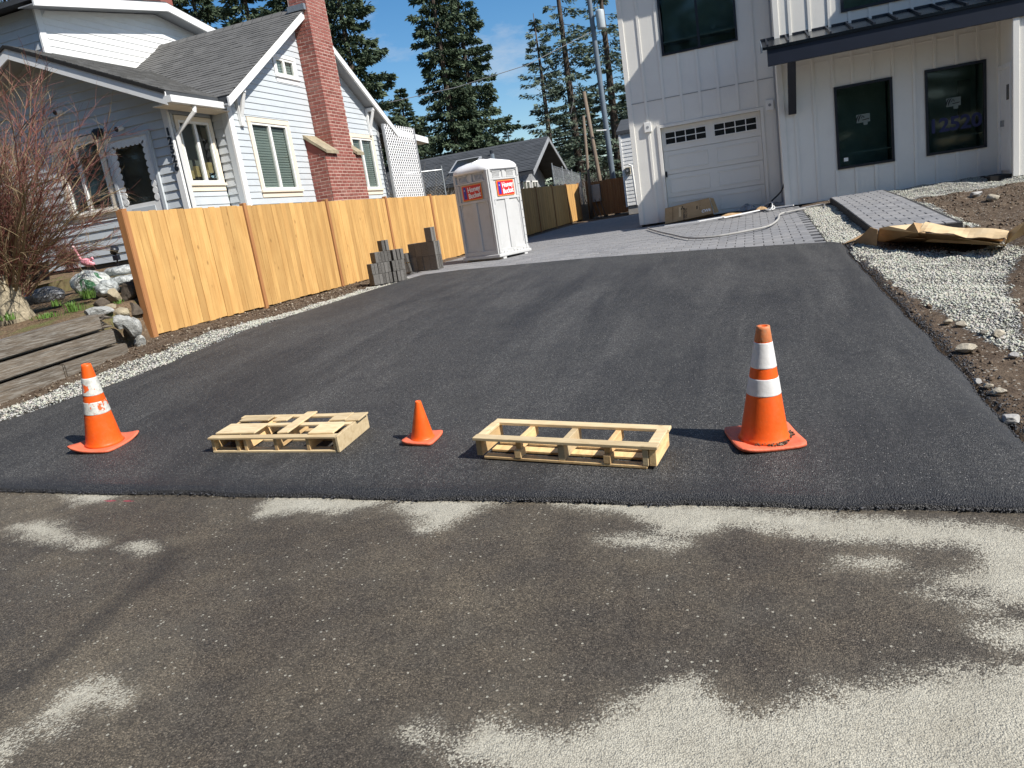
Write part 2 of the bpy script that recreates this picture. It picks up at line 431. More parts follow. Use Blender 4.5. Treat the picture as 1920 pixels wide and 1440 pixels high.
    M['bag_green'] = s.out(col, .28, s.bump(s.voro(s.coord('Object'), 11).outputs['Distance'], .022, 1, s.bump(wr, .07)), .6)
    s = NT('clear grey plastic sack'); co = s.coord('Object'); n = s.noise(co, 5, 4); wr = s.noise(co, 8, 5, .6, 1.5)
    M['bag_grey'] = s.out(s.ramp(n, [(.3, (.15, .155, .165)), (.7, (.42, .43, .44))]), .25, s.bump(s.voro(s.coord('Object'), 10).outputs['Distance'], .022, 1, s.bump(wr, .07)), .6)
    s = NT('white plastic sack'); co = s.coord('Object'); n = s.noise(co, 5, 4); wr = s.noise(co, 9, 5, .6, 1.5)
    M['bag_white'] = s.out(s.ramp(n, [(.3, (.30, .33, .33)), (.7, (.56, .59, .58))]), .28, s.bump(s.voro(s.coord('Object'), 12).outputs['Distance'], .02, 1, s.bump(wr, .06)), .6)
    # conifer needles
    for k, (a, b) in {'needle_a': ((.034, .058, .036), (.115, .150, .085)), 'needle_b': ((.055, .085, .066), (.150, .185, .130))}.items():
        s = NT('conifer ' + k); co = s.coord('Object'); n = s.noise(co, 1.1, 3); f = s.noise(co, 9, 3)
        col = s.ramp(s.math('MULTIPLY_ADD', f, .5, s.math('MULTIPLY', n, .5)), [(.33, a), (.66, b)])
        M[k] = s.out(col, .7, None, .2)
make_materials()

# ================================================================== GROUND, ROAD, DRIVEWAY, PAVING
def vnoise(x, y, scale, seed):
    r = np.random.default_rng(seed).random((64, 64))
    x = np.asarray(x, float)*scale; y = np.asarray(y, float)*scale
    xi = np.floor(x).astype(int); yi = np.floor(y).astype(int); fx = x-xi; fy = y-yi
    fx = fx*fx*(3-2*fx); fy = fy*fy*(3-2*fy)
    g = lambda a, b: r[a % 64, b % 64]
    return (g(xi, yi)*(1-fx)+g(xi+1, yi)*fx)*(1-fy)+(g(xi, yi+1)*(1-fx)+g(xi+1, yi+1)*fx)*fy - .5

def inpoly(x, y, poly):
    x = np.asarray(x, float); y = np.asarray(y, float); r = np.zeros(x.shape, bool); n = len(poly)
    for i in range(n):
        x0, y0 = poly[i][:2]; x1, y1 = poly[(i+1) % n][:2]
        c = ((y0 > y) != (y1 > y))
        with np.errstate(divide='ignore', invalid='ignore'):
            xx = (x1-x0)*(y-y0)/(y1-y0+1e-12)+x0
        r ^= c & (x < xx)
    return r

def polydist(x, y, poly):
    """signed distance to a polygon, positive inside"""
    x = np.asarray(x, float); y = np.asarray(y, float); d = np.full(x.shape, 1e9); n = len(poly)
    for i in range(n):
        x0, y0 = poly[i][:2]; x1, y1 = poly[(i+1) % n][:2]
        dx, dy = x1-x0, y1-y0; t = np.clip(((x-x0)*dx+(y-y0)*dy)/(dx*dx+dy*dy+1e-12), 0, 1)
        d = np.minimum(d, np.hypot(x-x0-t*dx, y-y0-t*dy))
    return np.where(inpoly(x, y, poly), d, -d)

def grid_mesh(name, X, Y, Z, mat, smooth=True, attrs=None):
    ny, nx = X.shape
    v = np.stack([X, Y, Z], -1).reshape(-1, 3)
    i = np.arange(ny*nx).reshape(ny, nx)
    f = np.stack([i[:-1, :-1], i[:-1, 1:], i[1:, 1:], i[1:, :-1]], -1).reshape(-1, 4)
    me = bpy.data.meshes.new(name)
    me.vertices.add(len(v)); me.vertices.foreach_set('co', v.ravel())
    me.loops.add(f.size); me.loops.foreach_set('vertex_index', f.ravel())
    me.polygons.add(len(f)); me.polygons.foreach_set('loop_start', np.arange(0, f.size, 4)); me.polygons.foreach_set('loop_total', np.full(len(f), 4))
    me.update(calc_edges=True)
    for k, a in (attrs or {}).items():
        at = me.attributes.new(k, 'FLOAT', 'POINT'); at.data.foreach_set('value', np.asarray(a, np.float32).ravel())
    if smooth: me.shade_smooth()
    me.materials.append(mat)
    o = bpy.data.objects.new(name, me); COL.objects.link(o)
    return o

# driveway outline in metres
DL_Y = [3.70, 4.3, 5.12, 6.0, 6.8, 9.0, 12.02, 13.72, 14.5]; DL_X = [-9.2, -7.9, -7.11, -6.8, -6.65, -6.58, -6.58, -6.5, -6.5]
DR_Y = [3.70, 4.1, 4.61, 6.62, 9.24, 12.0, 14.0]; DR_X = [2.3, 1.55, 1.33, 1.31, 1.22, 1.17, 1.15]
DB_X = [-7.4, -6.5, -5.58, -2.72, -.49, 1.16, 1.5]; DB_Y = [13.55, 13.72, 13.87, 13.29, 12.55, 12.01, 11.9]
def xleft(y): return np.interp(y, DL_Y, DL_X)+.03*vnoise(y, 0*np.asarray(y), 2.2, 3)
def xright(y): return np.interp(y, DR_Y, DR_X)+.05*vnoise(y, 0*np.asarray(y), 2.6, 4)
def yback(x): return np.interp(x, DB_X, DB_Y)

# gravel regions
GRAV_R = [og(*q)[:2] for q in ((1592, 468), (1622, 452), (1660, 470), (1760, 470), (1890, 462), (1918, 480), (1885, 520), (1900, 580), (1920, 640), (1919, 668), (1850, 640), (1770, 590), (1690, 545), (1640, 505))]
GRAV_BED = [(.98, 12.1), (1.0, 18.4), (1.62, 18.4), (1.62, 12.0)]
GRAV_WALL = [(2.6, 17.2), (3.3, 17.0), (4.2, 17.3), (7.5, 17.3), (7.5, 19.3), (1.6, 19.3), (2.7, 18.3)]
GRAV_WALK = [(2.72, 12.4), (2.72, 17.6), (2.95, 17.6), (3.0, 12.4)]
def gravel_amt(x, y):
    x = np.asarray(x, float); y = np.asarray(y, float)
    g = np.maximum.reduce([polydist(x, y, p) for p in (GRAV_R, GRAV_BED, GRAV_WALL, GRAV_WALK)])
    strip = np.minimum(xleft(y)-x, np.minimum(y-3.9, 15.2-y))
    band = np.where((y > 3.7) & (y < 15), np.minimum(strip, x-(np.interp(y, [4, 8, 11, 14], [-7.70, -7.18, -6.98, -7.1]))-.22*vnoise(x, y, 2.3, 61)), -9)
    g = np.maximum(g, band)
    return np.clip(g/.16*.5+.5, 0, 1)

def ground_z(x, y):
    x = np.asarray(x, float); y = np.asarray(y, float)
    z = zg(x, y) + .05*vnoise(x, y, 1.1, 5)*((x > 1.25) | (x < -6.6)) + .03*vnoise(x, y, 4.0, 6)*((x > 1.25) | (x < -6.6))
    # dirt on the right: soft heaps
    right = np.clip((x-1.5)/.8, 0, 1)*np.clip((y-3.8)/1.0, 0, 1)
    z = z + right*(.10*vnoise(x, y, .8, 8) + .07*vnoise(x, y, 3.1, 9))
    z = z + .42*np.exp(-(((x-3.75)/.75)**2+((y-9.9)/1.3)**2)) + .10*np.exp(-(((x-4.9)/1.4)**2+((y-15.0)/1.2)**2)) + .2*np.exp(-(((x-2.7)/.55)**2+((y-4.9)/.9)**2))
    bed = np.clip((-8.10-x)/.06, 0, 1)*np.clip((y-3.6)/.3, 0, 1)*np.clip((44-y)/4, 0, 1)
    zy = zyard(x, y) + .05*vnoise(x, y, 1.4, 12) + .03*vnoise(x, y, 5, 13)
    z = z*(1-bed)+zy*bed
    # beds for the paving to sit in
    drv = (x > xleft(y)-.02) & (x < xright(y)+.02) & (y > 3.6) & (y < yback(x)+.1)
    z = np.where(drv, z-.12, z)
    pav = (y >= yback(x)) & (y < 34) & (x < 1.0) & (x > -7.5)
    z = np.where(pav, zg(x, y)-.10, z)
    z = np.where(y < 3.72, np.minimum(z, -.042*np.clip(x, -14, 4))-.12, z)
    return z

def build_ground():
    s = NT('dirt, gravel and yard soil')
    co = s.coord('World')
    at = s.n('ShaderNodeAttribute', attribute_name='gravel'); ay = s.n('ShaderNodeAttribute', attribute_name='yard')
    nb = s.noise(co, 2.2, 7, .65); nf = s.noise(co, 26, 6, .7); nm = s.noise(co, 8, 5, .65)
    dirt = s.ramp(nm, [(.25, (.050, .034, .023)), (.5, (.105, .075, .052)), (.75, (.165, .125, .09))])
    dirt = s.mix(s.ramp(nb, [(.4, (0, 0, 0)), (.7, (.7,)*3)]), dirt, (.155, .115, .078))
    pb = s.voro(co, 34); sep = s.n('ShaderNodeSeparateColor'); s.l(pb.outputs['Color'], sep.inputs[0])
    peb = s.math('MULTIPLY', s.math('GREATER_THAN', sep.outputs[0], .80), s.math('LESS_THAN', pb.outputs['Distance'], .34))
    dirt = s.mix(s.math('MULTIPLY', peb, .8), dirt, (.40, .37, .31))
    v = s.voro(co, 46); hs = s.n('ShaderNodeHueSaturation'); hs.inputs['Saturation'].default_value = .12; s.l(v.outputs['Color'], hs.inputs['Color'])
    gr = s.mix(s.ramp(v.outputs['Distance'], [(.25, (0, 0, 0)), (.6, (1, 1, 1))]), s.mix(.6, hs.outputs[0], (.52, .52, .46)), (.07, .065, .055))
    yd = s.ramp(nf, [(.3, (.07, .045, .028)), (.5, (.17, .115, .07)), (.68, (.29, .21, .13)), (.8, (.42, .34, .22))])
    gn = s.ramp(s.noise(co, 1.6, 5, .7), [(.5, (0, 0, 0)), (.66, (.75,)*3)])
    yd = s.mix(gn, yd, (.13, .16, .045))
    col = s.mix(ay.outputs['Fac'], dirt, yd)
    gm = s.ramp(s.math('MULTIPLY_ADD', s.math('SUBTRACT', nf, .5), .9, s.math('MULTIPLY_ADD', s.math('SUBTRACT', nm, .5), .8, at.outputs['Fac'])), [(.44, (0, 0, 0)), (.56, (1, 1, 1))])
    col = s.mix(gm, col, gr)
    h = s.math('ADD', s.math('MULTIPLY', nf, .6), s.math('MULTIPLY', s.math('MULTIPLY', v.outputs['Distance'], -1.0), gm))
    nr = s.bump(nm, .09, .8); nr = s.bump(h, .035, 1.0, nr)
    mat = s.out(col, .95, nr, .15)
    def axis(lo, hi, step, far):
        a = np.arange(lo, hi+1e-6, step); e = np.array([.5, 1.2, 2.5, 5, 10, 20, 45, 100, 220, far])
        return np.concatenate([(lo-e)[::-1], a, hi+e])
    xs = axis(-14, 7, .075, 600); ys = axis(3.4, 21, .075, 600)
    X, Y = np.meshgrid(xs, ys); Z = ground_z(X, Y)
    Z = np.where((Y < 3.3), np.minimum(Z, -.25), Z)
    yard = np.clip((-8.05-X)/.1, 0, 1)*np.clip((Y-3.4)/.3, 0, 1)
    far = np.clip((np.hypot(X, Y-15)-26)/10, 0, 1)
    o = grid_mesh('ground', X, Y, Z, mat, True, {'gravel': gravel_amt(X, Y), 'yard': np.maximum(yard, far)})
    tag(o, kind='structure')
build_ground()

def build_road():
    # bare dry pavement inside the wet dark stain: outlines of the stains as they lie on the road
    P = lambda pts: [onZ(x, y, 0.06 if x < 960 else 0.0)[:2] for x, y in pts]
    shapes = [P(q) for q in (
        [(1045, 958), (1100, 948), (1250, 950), (1500, 962), (1760, 972), (2100, 985), (2300, 1000), (2300, 1170), (2050, 1150), (1900, 1108), (1835, 1092), (1775, 1088), (1790, 1068), (1835, 1048), (1840, 1020), (1790, 1008), (1700, 1004), (1600, 1010), (1500, 996), (1400, 982), (1320, 1000), (1245, 1002), (1200, 975), (1120, 966)],
        [(500, 962), (540, 938), (640, 934), (745, 938), (720, 952), (640, 975), (570, 968), (495, 985)],
        [(735, 958), (790, 940), (900, 942), (960, 946), (880, 962), (845, 985), (800, 996), (790, 975)],
        [(30, 928), (140, 930), (265, 945), (230, 962), (160, 978), (150, 960), (100, 942)],
        [(42, 1022), (85, 1014), (120, 1024), (150, 1040), (135, 1045), (70, 1036)], [(165, 1043), (192, 1045), (180, 1052)],
        [(258, 1050), (285, 1050), (285, 1056), (262, 1055)],
        [(88, 1362), (120, 1335), (165, 1312), (215, 1314), (240, 1330), (215, 1348), (200, 1335), (160, 1345), (125, 1375), (118, 1388)],
        [(-60, 1440), (20, 1410), (35, 1420), (-20, 1470)],
        [(865, 1392), (915, 1360), (965, 1385), (1000, 1398), (1070, 1402), (1110, 1378), (1150, 1350), (1200, 1325), (1240, 1300), (1300, 1290), (1350, 1335), (1400, 1352), (1450, 1338), (1500, 1318), (1580, 1308), (1560, 1285), (1640, 1288), (1700, 1268), (1760, 1262), (1820, 1248), (1930, 1244), (2150, 1220), (2300, 1700), (1200, 1800), (940, 1500), (935, 1428)],
        [(1138, 1022), (1180, 1018), (1285, 1026), (1250, 1036), (1180, 1030)], [(1592, 1046), (1640, 1040), (1662, 1050), (1640, 1060), (1600, 1058)],
        [(1748, 1106), (1830, 1110), (1832, 1116), (1780, 1116)], [(1852, 1172), (1880, 1164), (1960, 1166), (1960, 1200), (1890, 1196)],
        [(765, 1368), (800, 1362), (810, 1374), (780, 1380)])]
    axs = lambda lo, hi, st, far: np.concatenate([[lo-f for f in far[::-1]], np.arange(lo, hi+1e-6, st), [hi+f for f in far]])
    xs = axs(-8, 4.5, .03, [.5, 1.5, 4, 10, 25, 60]); ys = np.concatenate([[-40, -20, -10, -5, -2, -1, 0], np.arange(.6, 3.87, .03)])
    X, Y = np.meshgrid(xs, ys)
    d = np.maximum.reduce([polydist(X, Y, p) for p in shapes])
    dry = np.clip(d/.24*.5+.5, 0, 1)
    Z = -.042*np.clip(X, -14, 4)
    s = NT('old stained asphalt'); co = s.coord('World')
    at = s.n('ShaderNodeAttribute', attribute_name='dry')
    n1 = s.noise(co, 4.5, 7, .62); n2 = s.noise(co, 60, 4, .75); big = s.noise(co, .9, 5, .6); mid = s.noise(co, 3.1, 5, .65)
    v = s.voro(co, 165); sep = s.n('ShaderNodeSeparateColor'); s.l(v.outputs['Color'], sep.inputs[0])
    v2 = s.voro(co, 46); sep2 = s.n('ShaderNodeSeparateColor'); s.l(v2.outputs['Color'], sep2.inputs[0])
    t = s.math('MULTIPLY_ADD', s.math('SUBTRACT', n1, .5), .62, at.outputs['Fac'])
    t = s.math('MULTIPLY_ADD', s.math('SUBTRACT', sep.outputs[1], .5), .26, t)
    m = s.ramp(t, [(.40, (0, 0, 0)), (.54, (1, 1, 1))])
    halo = s.ramp(s.math('MULTIPLY_ADD', s.math('SUBTRACT', mid, .5), 1.1, at.outputs['Fac']), [(.10, (0, 0, 0)), (.62, (1, 1, 1))])
    dark = s.ramp(big, [(.28, (.070, .058, .045)), (.5, (.104, .085, .061)), (.70, (.150, .124, .087))])
    dark = s.mix(s.ramp(mid, [(.35, (.55,)*3), (.6, (0, 0, 0))]), dark, (.056, .050, .043))
    stone = s.ramp(sep.outputs[0], [(0, (.42,)*3), (.5, (.95,)*3), (.85, (1.35,)*3), (1, (2.1,)*3)])
    dark = s.mix(1.0, dark, stone, 'MULTIPLY')
    gap = s.ramp(v.outputs['Distance'], [(.45, (0, 0, 0)), (.72, (.5,)*3)])
    dark = s.mix(gap, dark, (.022, .019, .016))
    # pale chips scattered thickly where the dust lies
    dust = s.ramp(s.noise(co, 1.7, 6, .7), [(.46, (0, 0, 0)), (.70, (1, 1, 1))])
    chip = s.math('MULTIPLY', s.math('GREATER_THAN', sep2.outputs[0], s.math('MULTIPLY_ADD', dust, -.22, .97)), s.math('LESS_THAN', v2.outputs['Distance'], .26))
    dark = s.mix(s.math('MULTIPLY', chip, .85), dark, (.42, .395, .32))
    dark = s.mix(s.math('MULTIPLY', s.math('MAXIMUM', s.math('MULTIPLY', dust, .7), halo), .22), dark, (.24, .215, .165))
    # one long dark crease across the left of the road
    light = s.ramp(s.noise(co, 3.0, 6, .65), [(.3, (.38, .352, .28)), (.6, (.49, .462, .375)), (.8, (.54, .512, .42))])
    light = s.mix(1.0, light, s.ramp(sep.outputs[0], [(0, (.62,)*3), (.3, (.92,)*3), (1, (1.08,)*3)]), 'MULTIPLY'); light = s.mix(s.ramp(n2, [(.28, (.55,)*3), (.42, (0, 0, 0))]), light, (.20, .18, .14))
    light = s.mix(s.ramp(v.outputs['Distance'], [(.52, (0, 0, 0)), (.75, (.5,)*3)]), light, (.22, .20, .16))
    light = s.mix(s.ramp(s.noise(co, 2.2, 5, .7), [(.62, (0, 0, 0)), (.74, (.55,)*3)]), light, (.20, .19, .165))
    cr = s.n('ShaderNodeAttribute', attribute_name='crease')
    dark = s.mix(s.math('MULTIPLY', cr.outputs['Fac'], .6), dark, (.022, .020, .018))
    col = s.mix(m, dark, light)
    rp_ = s.n('ShaderNodeAttribute', attribute_name='paint')
    col = s.mix(s.math('MULTIPLY', s.math('GREATER_THAN', s.math('MULTIPLY_ADD', n2, .8, rp_.outputs['Fac']), 1.0), .6), col, (.42, .03, .07))
    nr = s.bump(s.math('MULTIPLY', v.outputs['Distance'], -1.0), .004, .9); nr = s.bump(n2, .008, .7, nr); nr = s.bump(mid, .05, .35, nr)
    mat = s.out(col, s.math('MULTIPLY_ADD', m, .25, .62), nr, .3)
    def line_amt(pts, w):
        best = np.full(X.shape, 9.0)
        for (x0, y0), (x1, y1) in zip(pts[:-1], pts[1:]):
            dx, dy = x1-x0, y1-y0; tt = np.clip(((X-x0)*dx+(Y-y0)*dy)/(dx*dx+dy*dy), 0, 1); best = np.minimum(best, np.hypot(X-x0-tt*dx, Y-y0-tt*dy))
        return np.clip(1-best/w, 0, 1)
    crease = np.maximum(line_amt([tuple(onZ(*q, 0.05)[:2]) for q in ((330, 1062), (300, 1105), (190, 1190), (100, 1270), (-40, 1350))], .11)*.9, line_amt([tuple(onZ(*q, 0.05)[:2]) for q in ((20, 1060), (160, 1068), (330, 1062))], .08)*.5)
    pm = np.maximum.reduce([np.clip(1-np.hypot((X-c[0])/.13, (Y-c[1])/.04), 0, 1) for c in (onZ(1455, 948, 0), onZ(240, 932, .2), onZ(205, 934, .2))])
    o = grid_mesh('road', X, Y, Z, mat, True, {'dry': dry, 'crease': crease, 'paint': pm}); tag(o, kind='structure')
build_road()

def build_driveway():
    s = NT('new black asphalt'); co = s.coord('World')
    n2 = s.noise(co, 45, 3, .7)
    st = s.noise(s.coord('World', (1.9, .26, 1)), 1.0, 7, .68, .5); st2 = s.noise(s.coord('World', (14, 1.1, 1)), 1.0, 5, .65); big = s.noise(co, .5, 5, .6); blot = s.noise(co, 2.6, 6, .68)
    v = s.voro(co, 135); sep = s.n('ShaderNodeSeparateColor'); s.l(v.outputs['Color'], sep.inputs[0])
    col = s.ramp(st, [(.38, (.035, .0345, .034)), (.5, (.054, .053, .050)), (.62, (.100, .097, .090))])
    col = s.mix(s.ramp(st2, [(.50, (0, 0, 0)), (.75, (.5,)*3)]), col, (.096, .092, .085))
    col = s.mix(s.ramp(big, [(.42, (0, 0, 0)), (.64, (.7,)*3)]), col, (.092, .089, .082))
    col = s.mix(s.ramp(blot, [(.54, (0, 0, 0)), (.72, (.45,)*3)]), col, (.085, .081, .073))
    col = s.mix(s.ramp(blot, [(.30, (.5,)*3), (.46, (0, 0, 0))]), col, (.026, .026, .028))
    col = s.mix(1.0, col, s.ramp(sep.outputs[0], [(0, (.35,)*3), (.5, (.85,)*3), (.85, (1.5,)*3), (1, (2.6,)*3)]), 'MULTIPLY')
    col = s.mix(s.ramp(v.outputs['Distance'], [(.40, (0, 0, 0)), (.62, (.7,)*3)]), col, (.015, .015, .017))
    n3 = v.outputs['Distance']
    chip = s.math('MULTIPLY', s.math('GREATER_THAN', sep.outputs[1], .988), s.math('LESS_THAN', v.outputs['Distance'], .4))
    col = s.mix(chip, col, (.42, .40, .36))
    ed = s.n('ShaderNodeAttribute', attribute_name='edge')
    col = s.mix(s.math('MULTIPLY', ed.outputs['Fac'], .75), col, (.013, .013, .015))
    nr = s.bump(n2, .006, .5); nr = s.bump(s.math('MULTIPLY', n3, -1.0), .007, 1.0, nr)
    mat = s.out(col, s.math('MULTIPLY_ADD', ed.outputs['Fac'], -.18, .66), nr, .42)
    nu, nv = 150, 150
    u = np.linspace(0, 1, nu); w = np.linspace(0, 1, nv)**1.25
    U, W = np.meshgrid(u, w)
    x0 = -9.2+11.5*U; yf = 3.765+.03*vnoise(x0, 0*x0, 3.0, 21)+.012*vnoise(x0, 0*x0, 14.0, 22)
    Y = yf + W*(13.0-yf)
    for _ in range(4):
        X = xleft(Y)+U*(xright(Y)-xleft(Y)); Y = yf+W*(yback(X)-yf)
    Z = zg(X, Y)+.055*np.clip((Y-yf)/.12, 0, 1)**.5*0 + .05 + .006*vnoise(X, Y, 1.2, 25)
    ramp_front = np.clip((Y-3.72)/.10, .25, 1); Z = zg(X, Y)+.045*ramp_front+.004*vnoise(X, Y, 1.3, 25)
    sidefall = np.minimum(X-xleft(Y), xright(Y)-X); Z = Z-.05*np.clip(1-sidefall/.16, 0, 1)**2
    edge = np.maximum(np.clip(1-(Y-3.76)/(.22+.12*vnoise(X, Y, 2, 28)), 0, 1), np.clip(1-(xright(Y)-X)/.28, 0, 1)*.6)
    # a skirt all round, so the mat of asphalt has its own thickness
    def ring(a, za):
        b = np.concatenate([a[:1], a, a[-1:]]); b = np.concatenate([b[:, :1], b, b[:, -1:]], 1); return b
    Xr, Yr, Er = ring(X, 0), ring(Y, 0), ring(edge, 0)
    Zr = ring(Z, 0); Zr[0] -= .09; Zr[-1] -= .09; Zr[:, 0] -= .09; Zr[:, -1] -= .09
    o = grid_mesh('driveway', Xr, Yr, Zr, mat, True, {'edge': Er}); tag(o, kind='structure')
build_driveway()

def stones_np(pts, sizes, seed, flat=.7):
    """many small angular stones as one mesh: squashed, jittered octahedra with their own turn"""
    r = np.random.default_rng(seed); n = len(pts)
    base = np.array([[1, 0, 0], [-1, 0, 0], [0, 1, 0], [0, -1, 0], [0, 0, 1], [0, 0, -1.]])
    tri = np.array([[0, 2, 4], [2, 1, 4], [1, 3, 4], [3, 0, 4], [2, 0, 5], [1, 2, 5], [3, 1, 5], [0, 3, 5]])
    V = base[None]*(.65+.7*r.random((n, 6, 1)))*np.array([1, .8, flat])
    a = r.random(n)*6.283; b = (r.random(n)-.5)*1.6
    ca, sa, cb, sb = np.cos(a), np.sin(a), np.cos(b), np.sin(b)
    x = V[..., 0]*cb[:, None]+V[..., 2]*sb[:, None]; z = -V[..., 0]*sb[:, None]+V[..., 2]*cb[:, None]; y = V[..., 1]
    V = np.stack([x*ca[:, None]-y*sa[:, None], x*sa[:, None]+y*ca[:, None], z], -1)*sizes[:, None, None]+pts[:, None, :]
    F = (tri[None]+6*np.arange(n)[:, None, None]).reshape(-1, 3)
    return V.reshape(-1, 3), F

def np_mesh(name, V, F, mat, smooth=False):
    k = F.shape[1]; me = bpy.data.meshes.new(name)
    me.vertices.add(len(V)); me.vertices.foreach_set('co', np.asarray(V, np.float32).ravel())
    me.loops.add(F.size); me.loops.foreach_set('vertex_index', np.asarray(F, np.int32).ravel())
    me.polygons.add(len(F)); me.polygons.foreach_set('loop_start', np.arange(0, F.size, k)); me.polygons.foreach_set('loop_total', np.full(len(F), k))
    me.update(calc_edges=True)
    if mat: me.materials.append(mat)
    if smooth: me.shade_smooth()
    return me

def scatter_stuff(name, mat, x, y, size, seed, flat=.7, lift=.3, zf=None):
    z = (zf or ground_z)(x, y)+size*lift
    V, F = stones_np(np.stack([x, y, z], -1), size, seed, flat)
    o = bpy.data.objects.new(name, np_mesh(name, V, F, mat)); COL.objects.link(o); tag(o, kind='stuff'); return o

def build_gravel():
    r = np.random.default_rng(31)
    xs, ys = [], []
    for (x0, x1, y0, y1, n) in ((1.2, 4.6, 6.2, 12.8, 52000), (.98, 1.64, 12.0, 18.4, 9000), (1.6, 7.2, 16.9, 19.3, 15000), (2.7, 3.05, 12.4, 17.6, 2500), (-9.0, -6.4, 3.9, 15.0, 38000)):
        x = x0+r.random(n)*(x1-x0); y = y0+r.random(n)*(y1-y0)
        k = gravel_amt(x, y)+.6*vnoise(x, y, 5, 41)+.35*(r.random(n)-.5) > .55
        k &= ~((x > xleft(y)-.01) & (x < xright(y)+.01) & (y < yback(x)))
        xs.append(x[k]); ys.append(y[k])
    x = np.concatenate(xs); y = np.concatenate(ys)
    size = .007+.014*r.random(len(x))**2
    scatter_stuff('gravel', M['gravel'], x, y, size, 33)
    # clods and pebbles in the bare dirt, right and by the fence
    n = 16000; x = 1.3+r.random(n)*5.2; y = 3.9+r.random(n)*13.4
    k = (gravel_amt(x, y) < .45) & (x > xright(y)+.05) & ((vnoise(x, y, 2.2, 44) > -.12)); x, y = x[k], y[k]
    n2 = 5000; xb = -8.0+r.random(n2)*1.3; yb = 4.2+r.random(n2)*10.5; k = (gravel_amt(xb, yb) < .6) & (xb < xleft(yb)-.1)
    x = np.concatenate([x, xb[k]]); y = np.concatenate([y, yb[k]])
    scatter_stuff('dirt', M['clod'], x, y, .007+.028*r.random(len(x))**4, 34)
    # loose black asphalt crumbs along the edges of the new mat
    n = 9000; y = 3.7+r.random(n)**.8*8.2; x = xright(y)-.06+np.abs(r.normal(0, .10, n))
    n2 = 3200; x2 = -9+r.random(n2)*11; y2 = 3.772+.03*vnoise(x2, 0*x2, 3.0, 21)+r.normal(0, .015, n2)
    xx = np.concatenate([x, x2]); yy = np.concatenate([y, y2])
    zc = lambda a, b: np.where(b > 3.80, np.maximum(ground_z(a, b), np.where(a < xright(b), zg(a, b)+.0, -9)), zg(a, b)+.008)
    scatter_stuff('asphalt_crumbs', M['crumb'], xx, yy, .003+.010*r.random(len(xx))**2.5, 35, zf=zc)
build_gravel()

def slope_rot(x, y, turn=0.0):
    e = .15; sx = float(zg(x+e, y)-zg(x-e, y))/(2*e); sy = float(zg(x, y+e)-zg(x, y-e))/(2*e)
    return (math.atan(sy), -math.atan(sx), turn)

